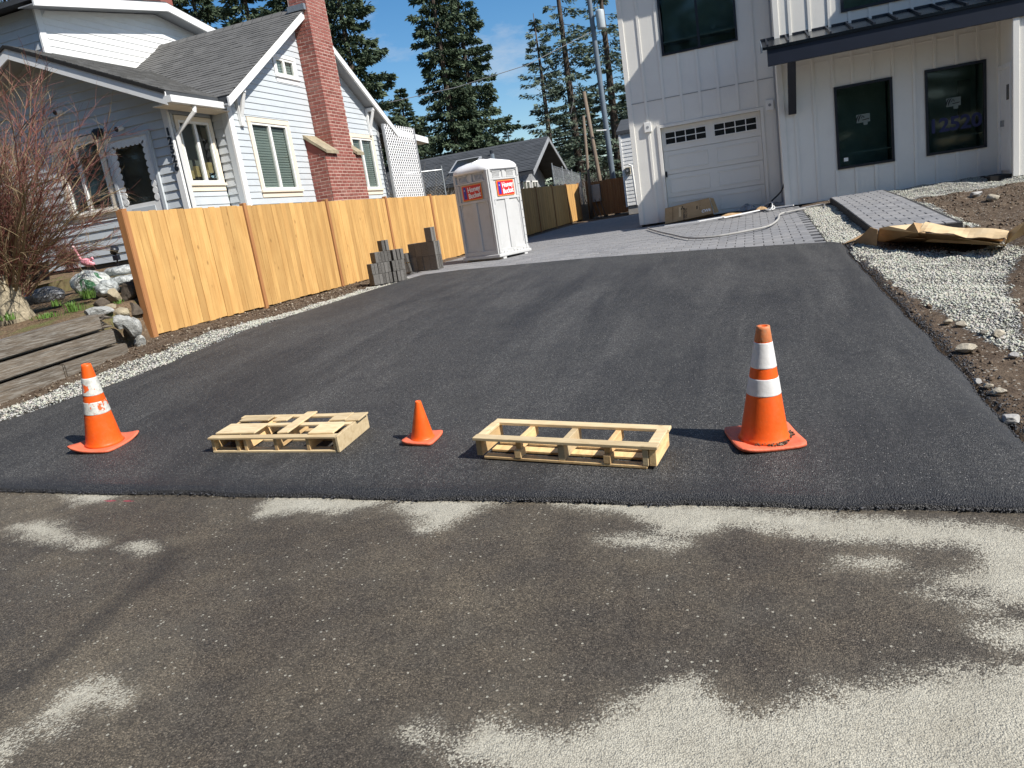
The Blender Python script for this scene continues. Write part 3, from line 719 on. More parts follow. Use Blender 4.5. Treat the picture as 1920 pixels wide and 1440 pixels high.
def build_pavers():
    # setting bed, so the open joints look dark
    xs = np.arange(-7.6, 1.01, .2); ys = np.arange(11.6, 34.01, .2)
    X, Y = np.meshgrid(xs, ys)
    V = []; F = []
    for i in range(len(ys)-1):
        for j in range(len(xs)-1):
            cx, cy = xs[j]+.1, ys[i]+.1
            if cy < yback(cx)+.02 or (cy > 20.4 and cx > -2.8): continue
            if cx < -7.2 and cy < 15: continue
            n = len(V); c = [(xs[j], ys[i]), (xs[j+1], ys[i]), (xs[j+1], ys[i+1]), (xs[j], ys[i+1])]
            V += [(a, b, float(zg(a, b))-.02) for a, b in c]; F.append((n, n+1, n+2, n+3))
    patio = bpy.data.objects.new('paver_patio', mesh_from('paver_patio', V, F, mat=M['jointsand'])); COL.objects.link(patio); tag(patio, kind='structure')
    pw, pd, ph = .30, .20, .06
    mb = MB().bb(-(pw-.016)/2, (pw-.016)/2, -(pd-.005)/2, (pd-.005)/2, -ph, 0)
    me = mesh_from('paver', mb.v, mb.f, bevel=.004, mat=M['paver'])
    cells = []
    for r_ in range(int((34-11.8)/pd)):
        y = 11.8+r_*pd
        for c in range(-2, 31):
            x = -7.7+c*pw+(pw/2 if r_ % 2 else 0)
            if y-pd/2 < yback(x)-.03 or x > .97 or x < -7.5 or (y < 15.3 and x < -7.0+max(0, (y-14)*-.3)): continue
            if y > 20.2 and x > -2.95: continue
            cells.append((x, y))
    cells.sort(key=lambda c: c[1])
    rr = random.Random(3)
    for x, y in cells[:298]:
        piece('paver', me, (x, y, float(zg(x, y))+rr.uniform(0, .006)), patio, slope_rot(x, y, rr.uniform(-.008, .008)))
    mb = MB()
    for x, y in cells[298:]:
        z = float(zg(x, y))+rr.uniform(0, .005); a, b, _ = slope_rot(x, y)
        mb.box((x, y, z-ph/2), (pw-.016, pd-.005, ph), rotx(a)@roty(b))
    far = build(mb, 'far_pavers', M['paver'], patio); tag(far, kind='stuff')
    mb = MB().bb(-(.15-.016)/2, (.15-.016)/2, -(pd-.005)/2, (pd-.005)/2, -ph, 0)
    me_half = mesh_from('paver', mb.v, mb.f, bevel=.004, mat=M['paver'])
    # upright dark edge pavers between patio and gravel bed
    me2 = mesh_from('edging_paver', *((lambda m: (m.v, m.f))(MB().bb(-.04, .04, -.05, .05, -.14, .0))), bevel=.004, mat=M['paver_d'])
    for i in range(9): piece('edging_paver', me2, (1.02+i*.09, 18.42, float(zg(1, 18.4))+.045), patio, (0, 0, rr.uniform(-.05, .05)))
    # raised walkway
    wx0, wx1, wy0, wy1 = 1.62, 2.74, 12.05, 18.65
    top = lambda x, y: float(zg(x, y))+.15
    mb = MB()
    ysx = np.linspace(wy0, wy1, 14)
    for i in range(13):
        a, b = ysx[i], ysx[i+1]
        mb.add([(wx0, a, top(wx0, a)-.35), (wx1, a, top(wx1, a)-.35), (wx1, b, top(wx1, b)-.35), (wx0, b, top(wx0, b)-.35),
                (wx0, a, top(wx0, a)-.02), (wx1, a, top(wx1, a)-.02), (wx1, b, top(wx1, b)-.02), (wx0, b, top(wx0, b)-.02)],
               [(4, 5, 6, 7), (0, 4, 7, 3), (1, 2, 6, 5), (0, 1, 5, 4), (3, 7, 6, 2)])
    walk = bpy.data.objects.new('walkway', mesh_from('walkway', mb.v, mb.f, mat=M['jointsand'])); COL.objects.link(walk); tag(walk, kind='structure')
    for r_ in range(int((wy1-wy0)/pd)):
        y = wy0+.1+r_*pd
        for c in range(4):
            x = wx0+.15+c*pw+(pw/2 if r_ % 2 else 0)
            if c == 0 and r_ % 2: piece('paver', me_half, (wx0+.075, y, top(wx0, y)+rr.uniform(0, .005)), walk, slope_rot(wx0, y))
            if x > wx1-.03: continue
            if x > wx1-.12: piece('paver', me_half, (x-.075, y, top(x, y)+rr.uniform(0, .005)), walk, slope_rot(x, y)); continue
            piece('paver', me, (x, y, top(x, y)+rr.uniform(0, .005)), walk, slope_rot(x, y))
    me3 = mesh_from('wall_edging_paver', *((lambda m: (m.v, m.f))(MB().bb(-.095, .095, -.05, .05, -.10, .0))), bevel=.004, mat=M['paver'])
    for i in range(20): piece('edging_paver', me3, (1.75+i*.2, 19.32, .89+.03), walk, (0, 0, rr.uniform(-.02, .02)))
build_pavers()

# ================================================================== NEW WHITE HOUSE ON THE RIGHT
YB, YR = 20.3, 19.40          # garage wall plane, forward wall plane
def text_mesh(s, size, bold=0.0, extrude=0.0, align='CENTER', sx=1.0, shear=0.0):
    cu = bpy.data.curves.new('lettering', 'FONT'); cu.body = s; cu.size = size; cu.align_x = align; cu.align_y = 'CENTER'
    cu.offset = bold; cu.extrude = extrude; cu.resolution_u = 3; cu.shear = shear
    o = bpy.data.objects.new('lettering', cu); COL.objects.link(o)
    dg = bpy.context.evaluated_depsgraph_get(); me = bpy.data.meshes.new_from_object(o.evaluated_get(dg))
    bpy.data.objects.remove(o); bpy.data.curves.remove(cu)
    v = np.array([list(q.co) for q in me.vertices]) if len(me.vertices) else np.zeros((0, 3)); f = [tuple(p.vertices) for p in me.polygons]
    v[:, 0] *= sx
    bpy.data.meshes.remove(me); return v, f

def lay_text(name, s, size, o, ex, ey, mat, parent, bold=0.0, extrude=.002, sx=1.0, shear=0.0):
    """letters laid on a plane: o centre, ex reading direction, ey up"""
    v, f = text_mesh(s, size, bold, extrude, sx=sx, shear=shear)
    o, ex, ey = np.array(o, float), np.array(ex, float), np.array(ey, float); ez = np.cross(ex, ey)
    W = o+v[:, :1]*ex+v[:, 1:2]*ey+v[:, 2:3]*ez
    mb = MB(); mb.v = [tuple(q) for q in W]; mb.f = f
    return build(mb, name, mat, parent)

def flat_window(root, x0, x1, z0, z1, y, frame, mull=True, fw=.065, glass='glass_dark', depth=.10, room=None, name='window'):
    """black framed window in a wall facing -Y; pane behind the frame, dim room behind the pane"""
    mb = MB()
    mb.bb(x0, x1, y-.035, y+.06, z0, z0+fw); mb.bb(x0, x1, y-.035, y+.06, z1-fw, z1)
    mb.bb(x0, x0+fw, y-.0345, y+.06, z0+fw, z1-fw); mb.bb(x1-fw, x1, y-.0345, y+.06, z0+fw, z1-fw)
    if mull: xm = (x0+x1)/2; mb.bb(xm-.03, xm+.03, y-.030, y+.05, z0+fw, z1-fw)
    w = build(mb, name, frame, root, bevel=.004)
    build(MB().bb(x0+fw, x1-fw, y+.022, y+.028, z0+fw, z1-fw), 'pane', M[glass], w)
    rb = MB(); rb.bb(x0, x1, y+.9, y+.95, z0, z1); rb.bb(x0-.02, x0, y+.3, y+.95, z0, z1); rb.bb(x1, x1+.02, y+.3, y+.95, z0, z1); rb.bb(x0, x1, y+.3, y+.95, z1, z1+.02); rb.bb(x0, x1, y+.3, y+.95, z0-.02, z0)
    build(rb, 'dim_room', M['interior'], w)
    return w

def batten_wall(root, x0, x1, z0, z1, y, xs, holes, thick=.30):
    """wall sheet with openings, made of slabs round the holes"""
    mb = MB(); cuts = sorted({x0, x1, *[h[0] for h in holes], *[h[1] for h in holes]})
    for a, b in zip(cuts[:-1], cuts[1:]):
        m = (a+b)/2; seg = [(z0, z1)]
        for h in holes:
            if h[0] < m < h[1]:
                seg = [t for s0, s1 in seg for t in ((s0, min(s1, h[2])), (max(s0, h[3]), s1)) if t[1]-t[0] > .01]
        for s0, s1 in seg: mb.bb(a, b, y, y+thick, s0, s1)
    wl = build(mb, 'wall', M['white_b'], root)
    for bx in xs:
        seg = [(z0, z1)]
        for h in holes:
            if h[0]-.03 < bx < h[1]+.03:
                seg = [t for s0, s1 in seg for t in ((s0, min(s1, h[2])), (max(s0, h[3]), s1)) if t[1]-t[0] > .06]
        for s0, s1 in seg:
            build(MB().bb(bx-.032, bx+.032, y-.020, y+.001, s0, s1), 'batten', M['white_b'], root, bevel=.003)
    return wl

def build_white_house():
    H = thing('white_house', 'new white board and batten house with attached garage and dark porch roof', 'house', (1.2, 20.0, .88))
    zb = .90
    # garage bay
    gx0, gx1, gz1 = -2.13, .30, 3.24
    win = (-1.90, -.085, 4.93, 6.75)
    batten_wall(H, -2.80, .66, zb, 7.42, YB, [-2.42+.445*i for i in range(7)], [(gx0-.08, gx1+.08, zb-.1, gz1+.08), win])
    build(MB().bb(-2.90, -2.78, YB-.025, YB+.32, zb, 7.42), 'corner_board', M['white_b'], H, bevel=.004)
    build(MB().bb(.655, .70, YB-.12, YB, zb, 7.42), 'corner_board', M['greytrim'], H)
    build(MB().bb(-2.78, .655, YB-.012, YB+.001, 3.935, 3.95), 'joint_flashing', M['greytrim'], H)
    # side and back of the garage
    build(MB().bb(-2.90, -2.6, YB+.32, 32.5, zb, 7.42), 'wall', M['white_b'], H)
    w = flat_window(H, *win, YB, M['black_metal'], True, .05)
    build(MB().bb(win[0]+.05, win[1]-.05, YB+.45, YB+.5, win[2], win[3]), 'room_wall', M['interior'], w)
    build(MB().bb(win[0]+.05, win[1]-.05, YB+.06, YB+.45, win[2]+.30, win[2]+.34), 'inner_bar', M['greytrim'], w)  # thin grey bar behind the glass, draws the level line across the pane
    # garage door
    mb = MB(); jw = .075
    mb.bb(gx0-.08, gx0, YB-.03, YB+.14, zb, gz1+.075); mb.bb(gx1, gx1+.08, YB-.03, YB+.14, zb, gz1+.075); mb.bb(gx0, gx1, YB-.0295, YB+.14, gz1, gz1+.075)
    D = build(mb, 'garage_door_frame', M['white_b'], H, bevel=.004)
    D2 = build(MB().bb(gx0, gx1, YB+.13, YB+.18, zb, gz1), 'garage_door', M['white_b'], H)
    rows = 4; rh = (gz1-zb)/rows
    for i in range(rows):
        za, zt = zb+i*rh+.004, zb+(i+1)*rh-.004
        build(MB().bb(gx0+.005, gx1-.005, YB+.095, YB+.13, za, zt), 'door_section', M['white_b'], D2, bevel=.006)
        for c in range(2):
            cw = (gx1-gx0)/2; pa = gx0+c*cw+.10; pb = pa+cw-.20
            if i < 3:
                z0, z1 = za+.10, zt-.10; t = .03
                fr = MB(); y0 = YB+.083
                fr.bb(pa, pb, y0, YB+.096, z0, z0+t); fr.bb(pa, pb, y0, YB+.096, z1-t, z1); fr.bb(pa, pa+t, y0+.001, YB+.096, z0+t, z1-t); fr.bb(pb-t, pb, y0+.001, YB+.096, z0+t, z1-t)
                build(fr, 'raised_panel', M['white_b'], D2, bevel=.004)
            else:
                z0, z1 = za+.17, zt-.13; y0 = YB+.075
                wn = MB(); wn.bb(pa-.02, pb+.02, y0, YB+.096, z0-.02, z0); wn.bb(pa-.02, pb+.02, y0, YB+.096, z1, z1+.02)
                wn.bb(pa-.02, pa, y0+.001, YB+.096, z0, z1); wn.bb(pb, pb+.02, y0+.001, YB+.096, z0, z1)
                for k in range(1, 4): xk = pa+(pb-pa)*k/4; wn.bb(xk-.011, xk+.011, y0+.002, YB+.096, z0, z1)
                zm = (z0+z1)/2; wn.bb(pa, pb, y0+.003, YB+.096, zm-.010, zm+.010)
                wf = build(wn, 'door_window', M['vinyl'], D2)
                for k in range(4):
                    for j in range(2):
                        xa = pa+(pb-pa)*k/4+.011; xb = pa+(pb-pa)*(k+1)/4-.011
                        build(MB().bb(xa, xb, y0+.012, y0+.016, (z0, zm+.01)[j], (zm-.01, z1)[j]), 'pane', M['glass_op'], wf)
    build(MB().bb(gx0+.02, gx0+.06, YB+.06, YB+.10, 2.02, 2.16), 'door_handle', M['black_metal'], D2)
    # blank lamp mounts beside the door
    for lx in (-2.43, .53):
        b = build(MB().bb(lx-.09, lx+.09, YB-.055, YB, 3.20, 3.44), 'lamp_mount', M['vinyl'], H, bevel=.006)
        build(MB().lathe([(.035, 0), (.035, .006)], (lx, YB-.055, 3.32), 14, rotx(math.pi/2)), 'junction_hole', M['greytrim'], b)
    # forward wall with two tall windows
    K = YR/19.65; kz = lambda z: 1.65+(z-1.65)*K
    w1, w2, w3 = [(a*K, b*K, kz(c), kz(d)) for a, b, c, d in ((1.91, 3.12, 1.555, 3.395), (3.765, 4.955, 1.56, 3.40), (2.14, 4.1, 4.94, 6.4))]
    batten_wall(H, .82, 5.13, zb, 7.42, YR, [1.05+.41*i for i in range(10)], [w1, w2, w3])
    build(MB().bb(.70, .82, YR-.03, YR+.95, zb, 7.42), 'corner_board', M['white_b'], H, bevel=.004)
    build(MB().bb(.83, 5.10, YR-.013, YR+.001, 3.955, 3.975), 'joint_flashing', M['white_b'], H)
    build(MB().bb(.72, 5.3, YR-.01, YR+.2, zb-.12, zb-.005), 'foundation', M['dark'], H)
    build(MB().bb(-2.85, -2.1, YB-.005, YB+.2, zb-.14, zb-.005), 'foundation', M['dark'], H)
    for k, (ww, sx) in enumerate(((w1, 2.46), (w2, 4.26))):
        w = flat_window(H, *ww, YR, M['black_metal'], False, .055)
        build(MB().bb(ww[0]+.05, ww[1]-.05, YR+.62, YR+.66, ww[2], ww[3]), 'room_wall', M['interior'], w)
        build(MB().bb(ww[0]+.05, ww[1]-.05, YR+.10, YR+.16, ww[2]+.31, ww[2]+.335), 'inner_bar', M['greytrim'], w)
        if k: build(MB().bb(ww[1]-.42, ww[1]-.18, YR+.50, YR+.55, ww[2]+.45, ww[3]-.3), 'inner_panel', M['room_light'], w)
        y = YR+.015; z = 2.60 if k == 0 else 2.62
        mb = MB().bb(sx-.13, sx+.15, y, y+.004, z-.085, z+.095); mb.bb(sx+.01, sx+.10, y, y+.004, z-.145, z-.085)
        st = build(mb, 'window_sticker', M['sticker'], w)
        mb = MB(); y -= .002                                         # the printed leaf-like emblem and a line of small print
        for a in (-.02, .025):
            mb.tube([(sx-.115+a, y, z-.06), (sx-.115+a+.01, y, z+.0), (sx-.08+a, y, z+.055), (sx-.05+a, y, z+.085)], [.004, .012, .010, .004], 5)
        mb.tube([(sx-.03, y, z+.01), (sx+.0, y, z+.06), (sx+.03, y, z+.01)], .007, 5); mb.tube([(sx-.01, y, z-.035), (sx+.13, y, z-.02)], .008, 5)
        build(mb, 'sticker_print', M['blackprint'], w)
        if k == 0: build(MB().bb(2.03, 2.12, y, y+.004, 1.72, 1.80), 'label', M['vinyl'], w)
    # the house number painted on the second window
    wN = lay_text('painted_number', '12520', .40, (4.29, YR+.012, 2.16), (1, 0, 0), (0, 0, 1), M['bluetext'], H, .012, .001, 1.05)
    w = flat_window(H, *w3, YR, M['black_metal'], True, .06)
    build(MB().bb(w3[0]+.05, w3[1]-.05, YR+.5, YR+.55, w3[2], w3[3]), 'room_wall', M['interior'], w)
    # porch roof: fascia, beam, metal roof with standing seams, knee brace
    fy = 18.30; px0, px1 = .40, 6.2
    mb = MB().prism([(px0+.10, fy, 3.955), (px0+.10, fy, 4.33), (px0+.10, fy+.09, 4.35), (px0+.10, fy+.09, 3.955)], (px1-px0, 0, 0)); 
    build(mb, 'porch_beam', M['beam'], H, bevel=.004)
    roof = MB().prism([(px0, fy-.03, 4.35), (px0, YR+.0, 4.66), (px0, YR+.0, 4.60), (px0, fy-.03, 4.29)], (px1-px0+.2, 0, 0))
    pr = build(roof, 'porch_roof', M['roofmetal'], H)
    build(MB().prism([(px0-.012, fy-.04, 4.25), (px0-.012, fy-.04, 4.36), (px0-.012, YR, 4.67), (px0-.012, YR, 4.40)], (.02, 0, 0)), 'end_flashing', M['steelgrey'], pr)
    build(MB().bb(px0, px1, YR-.015, YR+.0, 4.63, 4.70), 'wall_flashing', M['black_metal'], pr)
    for i in range(14):
        sx = px0+.10+i*.42
        build(MB().prism([(sx, fy-.03, 4.35), (sx, fy-.03, 4.395), (sx, YR-.02, 4.70), (sx, YR-.02, 4.65)], (.035, 0, 0)), 'standing_seam', M['black_metal'], pr)
    build(MB().bb(px0+.2, px1, fy+.09, YR, 4.25, 4.28), 'porch_ceiling', M['greytrim'], H)
    build(MB().prism([(.90, fy+.05, 3.97), (.90, fy+.24, 3.97), (.90, YR-.02, 3.03), (.90, YR-.02, 2.95), (.90, YR-.10, 2.95)], (.17, 0, 0)), 'knee_brace', M['beam'], H, bevel=.005)
    # roof edges high above the frame, which shade the walls
    build(MB().bb(.38, 5.3, YR-.43, 32.5, 7.42, 7.62), 'roof', M['shingle_d'], H)
    build(MB().bb(-3.25, .68, YB-.50, 32.6, 7.42, 7.6), 'roof', M['shingle_d'], H)
    # right wing with the entry door in its side
    build(MB().bb(5.145, 9.2, 18.36, 32.5, zb, 8.0), 'wall', M['white_b'], H); build(MB().bb(-2.6, 5.3, 32.2, 32.5, zb, 7.6), 'wall', M['white_b'], H)
    build(MB().bb(5.09, 5.20, 18.32, 18.43, zb, 8.0), 'corner_board', M['white_b'], H, bevel=.004)
    build(MB().bb(5.09, 5.15, 19.33, 19.41, zb, 8), 'corner_board', M['white_b'], H, bevel=.004)
    dd = build(MB().bb(5.11, 5.15, 18.55, 19.22, zb+.12, 3.08), 'entry_door', M['white'], H, bevel=.004)
    build(MB().bb(5.06, 5.11, 18.98, 19.08, 1.93, 2.06), 'door_handle', M['galv'], dd)
    build(MB().bb(5.10, 5.112, 18.66, 18.80, 2.45, 2.75), 'pane', M['glass_op'], dd)
    mb = MB().bb(5.085, 5.15, 18.47, 18.55, zb, 3.17); mb.bb(5.085, 5.15, 19.22, 19.31, zb, 3.17); mb.bb(5.085, 5.15, 18.55, 19.22, 3.08, 3.17)
    build(mb, 'door_frame', M['white'], H)
    build(MB().bb(4.7, 5.12, 18.4, 19.4, zb-.1, zb+.06), 'door_step', M['dark'], H)
build_white_house()

def build_shed_house():
    """second white sided building behind the garage"""
    y = 35.0; a = onY(1160, 250, y); xl = a[0]; zb = float(onY(1190, 384, y)[2]); ZT = float(onY(1165, 252, y)[2])
    S = thing('sided_building', 'small white lap sided building glimpsed between the garage and the back fence', 'building', (xl+2, y+1, 1.0))
    build(MB().bb(xl+.02, xl+4, y+.02, y+5, zb, ZT), 'wall', M['siding'], S)
    n = int((ZT-.03-zb)/.165)
    for i in range(n):
        z = zb+i*.165
        build(MB().prism([(xl+.06, y+.02, z), (xl+.06, y-.004, z), (xl+.06, y+.012, z+.163), (xl+.06, y+.02, z+.163)], (3.9, 0, 0)), 'siding_board', M['white'], S)
    build(MB().bb(xl-.03, xl+.06, y-.03, y+.1, zb-.05, ZT), 'corner_board', M['white'], S)
    build(MB().bb(xl+.05, xl+4, y+.05, y+.3, .9, zb), 'foundation', M['concrete'], S)
    build(MB().prism([(xl-.1, y-.06, ZT), (xl-.1, y-.06, ZT+.15), (xl-.3, y+3, ZT+.9), (xl-.3, y+3, ZT+.7)], (5, 0, 0)), 'roof', M['shingle_d'], S)
    m = onY(1177, 320, y-.1)
    b = build(MB().bb(m[0]-.12, m[0]+.12, y-.12, y-.01, m[2]-.15, m[2]+.15), 'meter_box', paint('tan meter box', (.35, .31, .22)), S, bevel=.01)
    build(MB().lathe([(.07, 0), (.07, .05), (.05, .07)], (m[0], y-.12, m[2]), 14, rotx(math.pi/2)), 'meter_dial', M['greytrim'], b)
    p0 = onY(1184, 310, y-.2); p1 = onY(1195, 384, y-.2)
    build(MB().tube([p0+np.array([-.12, 0, .03]), p0, p1], .05, 8), 'downspout', M['vinyl'], S)
build_shed_house()

# ================================================================== OLD GREY HOUSE ON THE LEFT
XG = -10.0                    # gable wall plane, faces the driveway
def clapboards(root, o, s, n, poly, expo, holes, mat, z_start, thick=.022):
    """lap siding: one wedge board per course and run. o origin, s horizontal axis, n outward normal, poly in (s, z)"""
    o, s, n = np.array(o, float), np.array(s, float), np.array(n, float)
    def span(z):
        xs = []
        for i in range(len(poly)):
            (a, za), (b, zb_) = poly[i], poly[(i+1) % len(poly)]
            if (za > z) != (zb_ > z): xs.append(a+(b-a)*(z-za)/(zb_-za))
        return (min(xs), max(xs)) if len(xs) >= 2 else None
    zt = max(p[1] for p in poly); z = z_start; cnt = 0
    while z < zt-.02:
        z1 = min(z+expo, zt-.004); lo, hi = span(z+.002), span(z1-.002)
        if lo and hi:
            runs = [(lo[0], lo[1], hi[0], hi[1])]
            for h0, h1, hz0, hz1 in holes:
                if hz0 < z1-.01 and hz1 > z+.01:
                    nr = []
                    for a, b, c, d in runs:
                        if h1 <= min(a, c) or h0 >= max(b, d): nr.append((a, b, c, d)); continue
                        if h0 > max(a, c)+.02: nr.append((a, h0, c, h0))
                        elif h0 > min(a, c)+.05: nr.append((min(a, h0), h0, min(c, h0), h0))
                        if h1 < min(b, d)-.02: nr.append((h1, b, h1, d))
                        elif h1 < max(b, d)-.05: nr.append((h1, max(b, h1), h1, max(d, h1)))
                    runs = nr
            runs = [(a, b, c, d, z, z1) for a, b, c, d in runs]
            for h0, h1, hz0, hz1 in holes:                       # narrow strips above or below an opening
                if z < hz1 < z1-.015 and hz1 > z+.0: runs.append((max(h0, lo[0]), min(h1, lo[1]), max(h0, hi[0]), min(h1, hi[1]), hz1, z1))
                if z+.015 < hz0 < z1: runs.append((max(h0, lo[0]), min(h1, lo[1]), max(h0, hi[0]), min(h1, hi[1]), z, hz0))
            for a, b, c, d, za, zb2 in runs:
                if b-a < .03: continue
                P = lambda q, zz, t: o+s*q+n*t+np.array([0, 0, zz])
                mb = MB().add([P(a, za, 0), P(b, za, 0), P(d, zb2, 0), P(c, zb2, 0), P(a, za, thick), P(b, za, thick), P(d, zb2+.004, .007), P(c, zb2+.004, .007)],
                              [(0, 3, 2, 1), (4, 5, 6, 7), (0, 1, 5, 4), (1, 2, 6, 5), (2, 3, 7, 6), (3, 0, 4, 7)])
                if np.cross(s, [0, 0, 1.]) @ n < 0: mb.f = [f[::-1] for f in mb.f]
                build(mb, 'siding_board', mat, root); cnt += 1
        z += expo
    return cnt

def house_window(root, o, s, n, s0, s1, z0, z1, trim, frame, mull=.5, blind=False, tw=.10, room=True, sill=True, label=None, slat_m='blind', backing=.28, backmat='interior'):
    o, s, n = np.array(o, float), np.array(s, float), np.array(n, float); Z = np.array([0, 0, 1.])
    B = lambda mb, a, b, c, d, t0, t1: mb.pbox(o+s*a+Z*c+n*t0, s*(b-a), Z*(d-c), n*(t1-t0))
    mb = MB(); f = .05
    B(mb, s0, s1, z0, z0+f, -.05, .018); B(mb, s0, s1, z1-f, z1, -.05, .018); B(mb, s0, s0+f, z0+f, z1-f, -.05, .017); B(mb, s1-f, s1, z0+f, z1-f, -.05, .017)
    m = s0+(s1-s0)*mull; B(mb, m-.035, m+.035, z0+f, z1-f, -.05, .022)
    w = build(mb, 'window', frame, root, bevel=.003)
    mb = MB(); t = .034
    B(mb, s0-tw, s1+tw, z1, z1+tw, 0, t); B(mb, s0-tw, s0, z0-.02, z1, 0, t-.001); B(mb, s1, s1+tw, z0-.02, z1, 0, t-.001)
    build(mb, 'window_trim', trim, w, bevel=.003)
    if sill:
        mb = MB(); B(mb, s0-tw-.02, s1+tw+.02, z0-.055, z0-.002, 0, .065); B(mb, s0-tw, s1+tw, z0-.16, z0-.055, 0, .03); build(mb, 'window_sill', trim, w, bevel=.003)
    for a, b in ((s0+f, m-.035), (m+.035, s1-f)):
        mb = MB(); B(mb, a, b, z0+f, z1-f, -.022, -.018); build(mb, 'pane', M['glass'], w)
    if blind:
        mb = MB(); k = int((z1-z0-2*f)/.056)
        for i in range(k):
            zz = z0+f+.012+i*.056
            mb.pbox(o+s*(s0+f+.01)+Z*zz+n*(-.075), s*(s1-s0-2*f-.02), Z*.038+n*.020, n*.004)
        build(mb, 'blind', M[slat_m], w)
    if room:
        mb = MB(); B(mb, s0, s1, z0, z1, -backing-.03, -backing); build(mb, 'room_wall', M[backmat], w)
    return w

def shingle_rows(o, u, v, lu, lv, expo=.14, tab=.30, clip=None, seed=1, thick=.014):
    """overlapping shingle tabs. o = eave corner, u along the eave, v up the slope (unit), lengths lu, lv"""
    o, u, v = (np.array(q, float) for q in (o, u, v)); n = np.cross(u, v); n = n if n[2] > 0 else -n
    r = random.Random(seed); mb = MB(); k = int(lv/expo)
    for i in range(k):
        off = -tab*(.5 if i % 2 else 0)-r.uniform(0, .05); a = off
        while a < lu:
            b = a+tab*r.uniform(.75, 1.2); x0, x1 = max(a, 0), min(b-.006, lu)
            y0, y1 = i*expo, min(i*expo+expo*1.25, lv)
            c = o+u*((x0+x1)/2)+v*(y0+.5*expo)
            if x1-x0 > .03 and (clip is None or clip(c)):
                h = thick*r.uniform(.75, 1.35); p = o+u*x0+v*(y0-r.uniform(0, .008))
                q = p+u*(x1-x0); p1 = o+u*x0+v*y1; q1 = o+u*x1+v*y1
                mb.add([p, q, q1, p1, p+n*h, q+n*h, q1+n*.003, p1+n*.003], [(4, 5, 6, 7), (0, 1, 5, 4), (1, 2, 6, 5), (3, 0, 4, 7)])
            a = b
    return mb

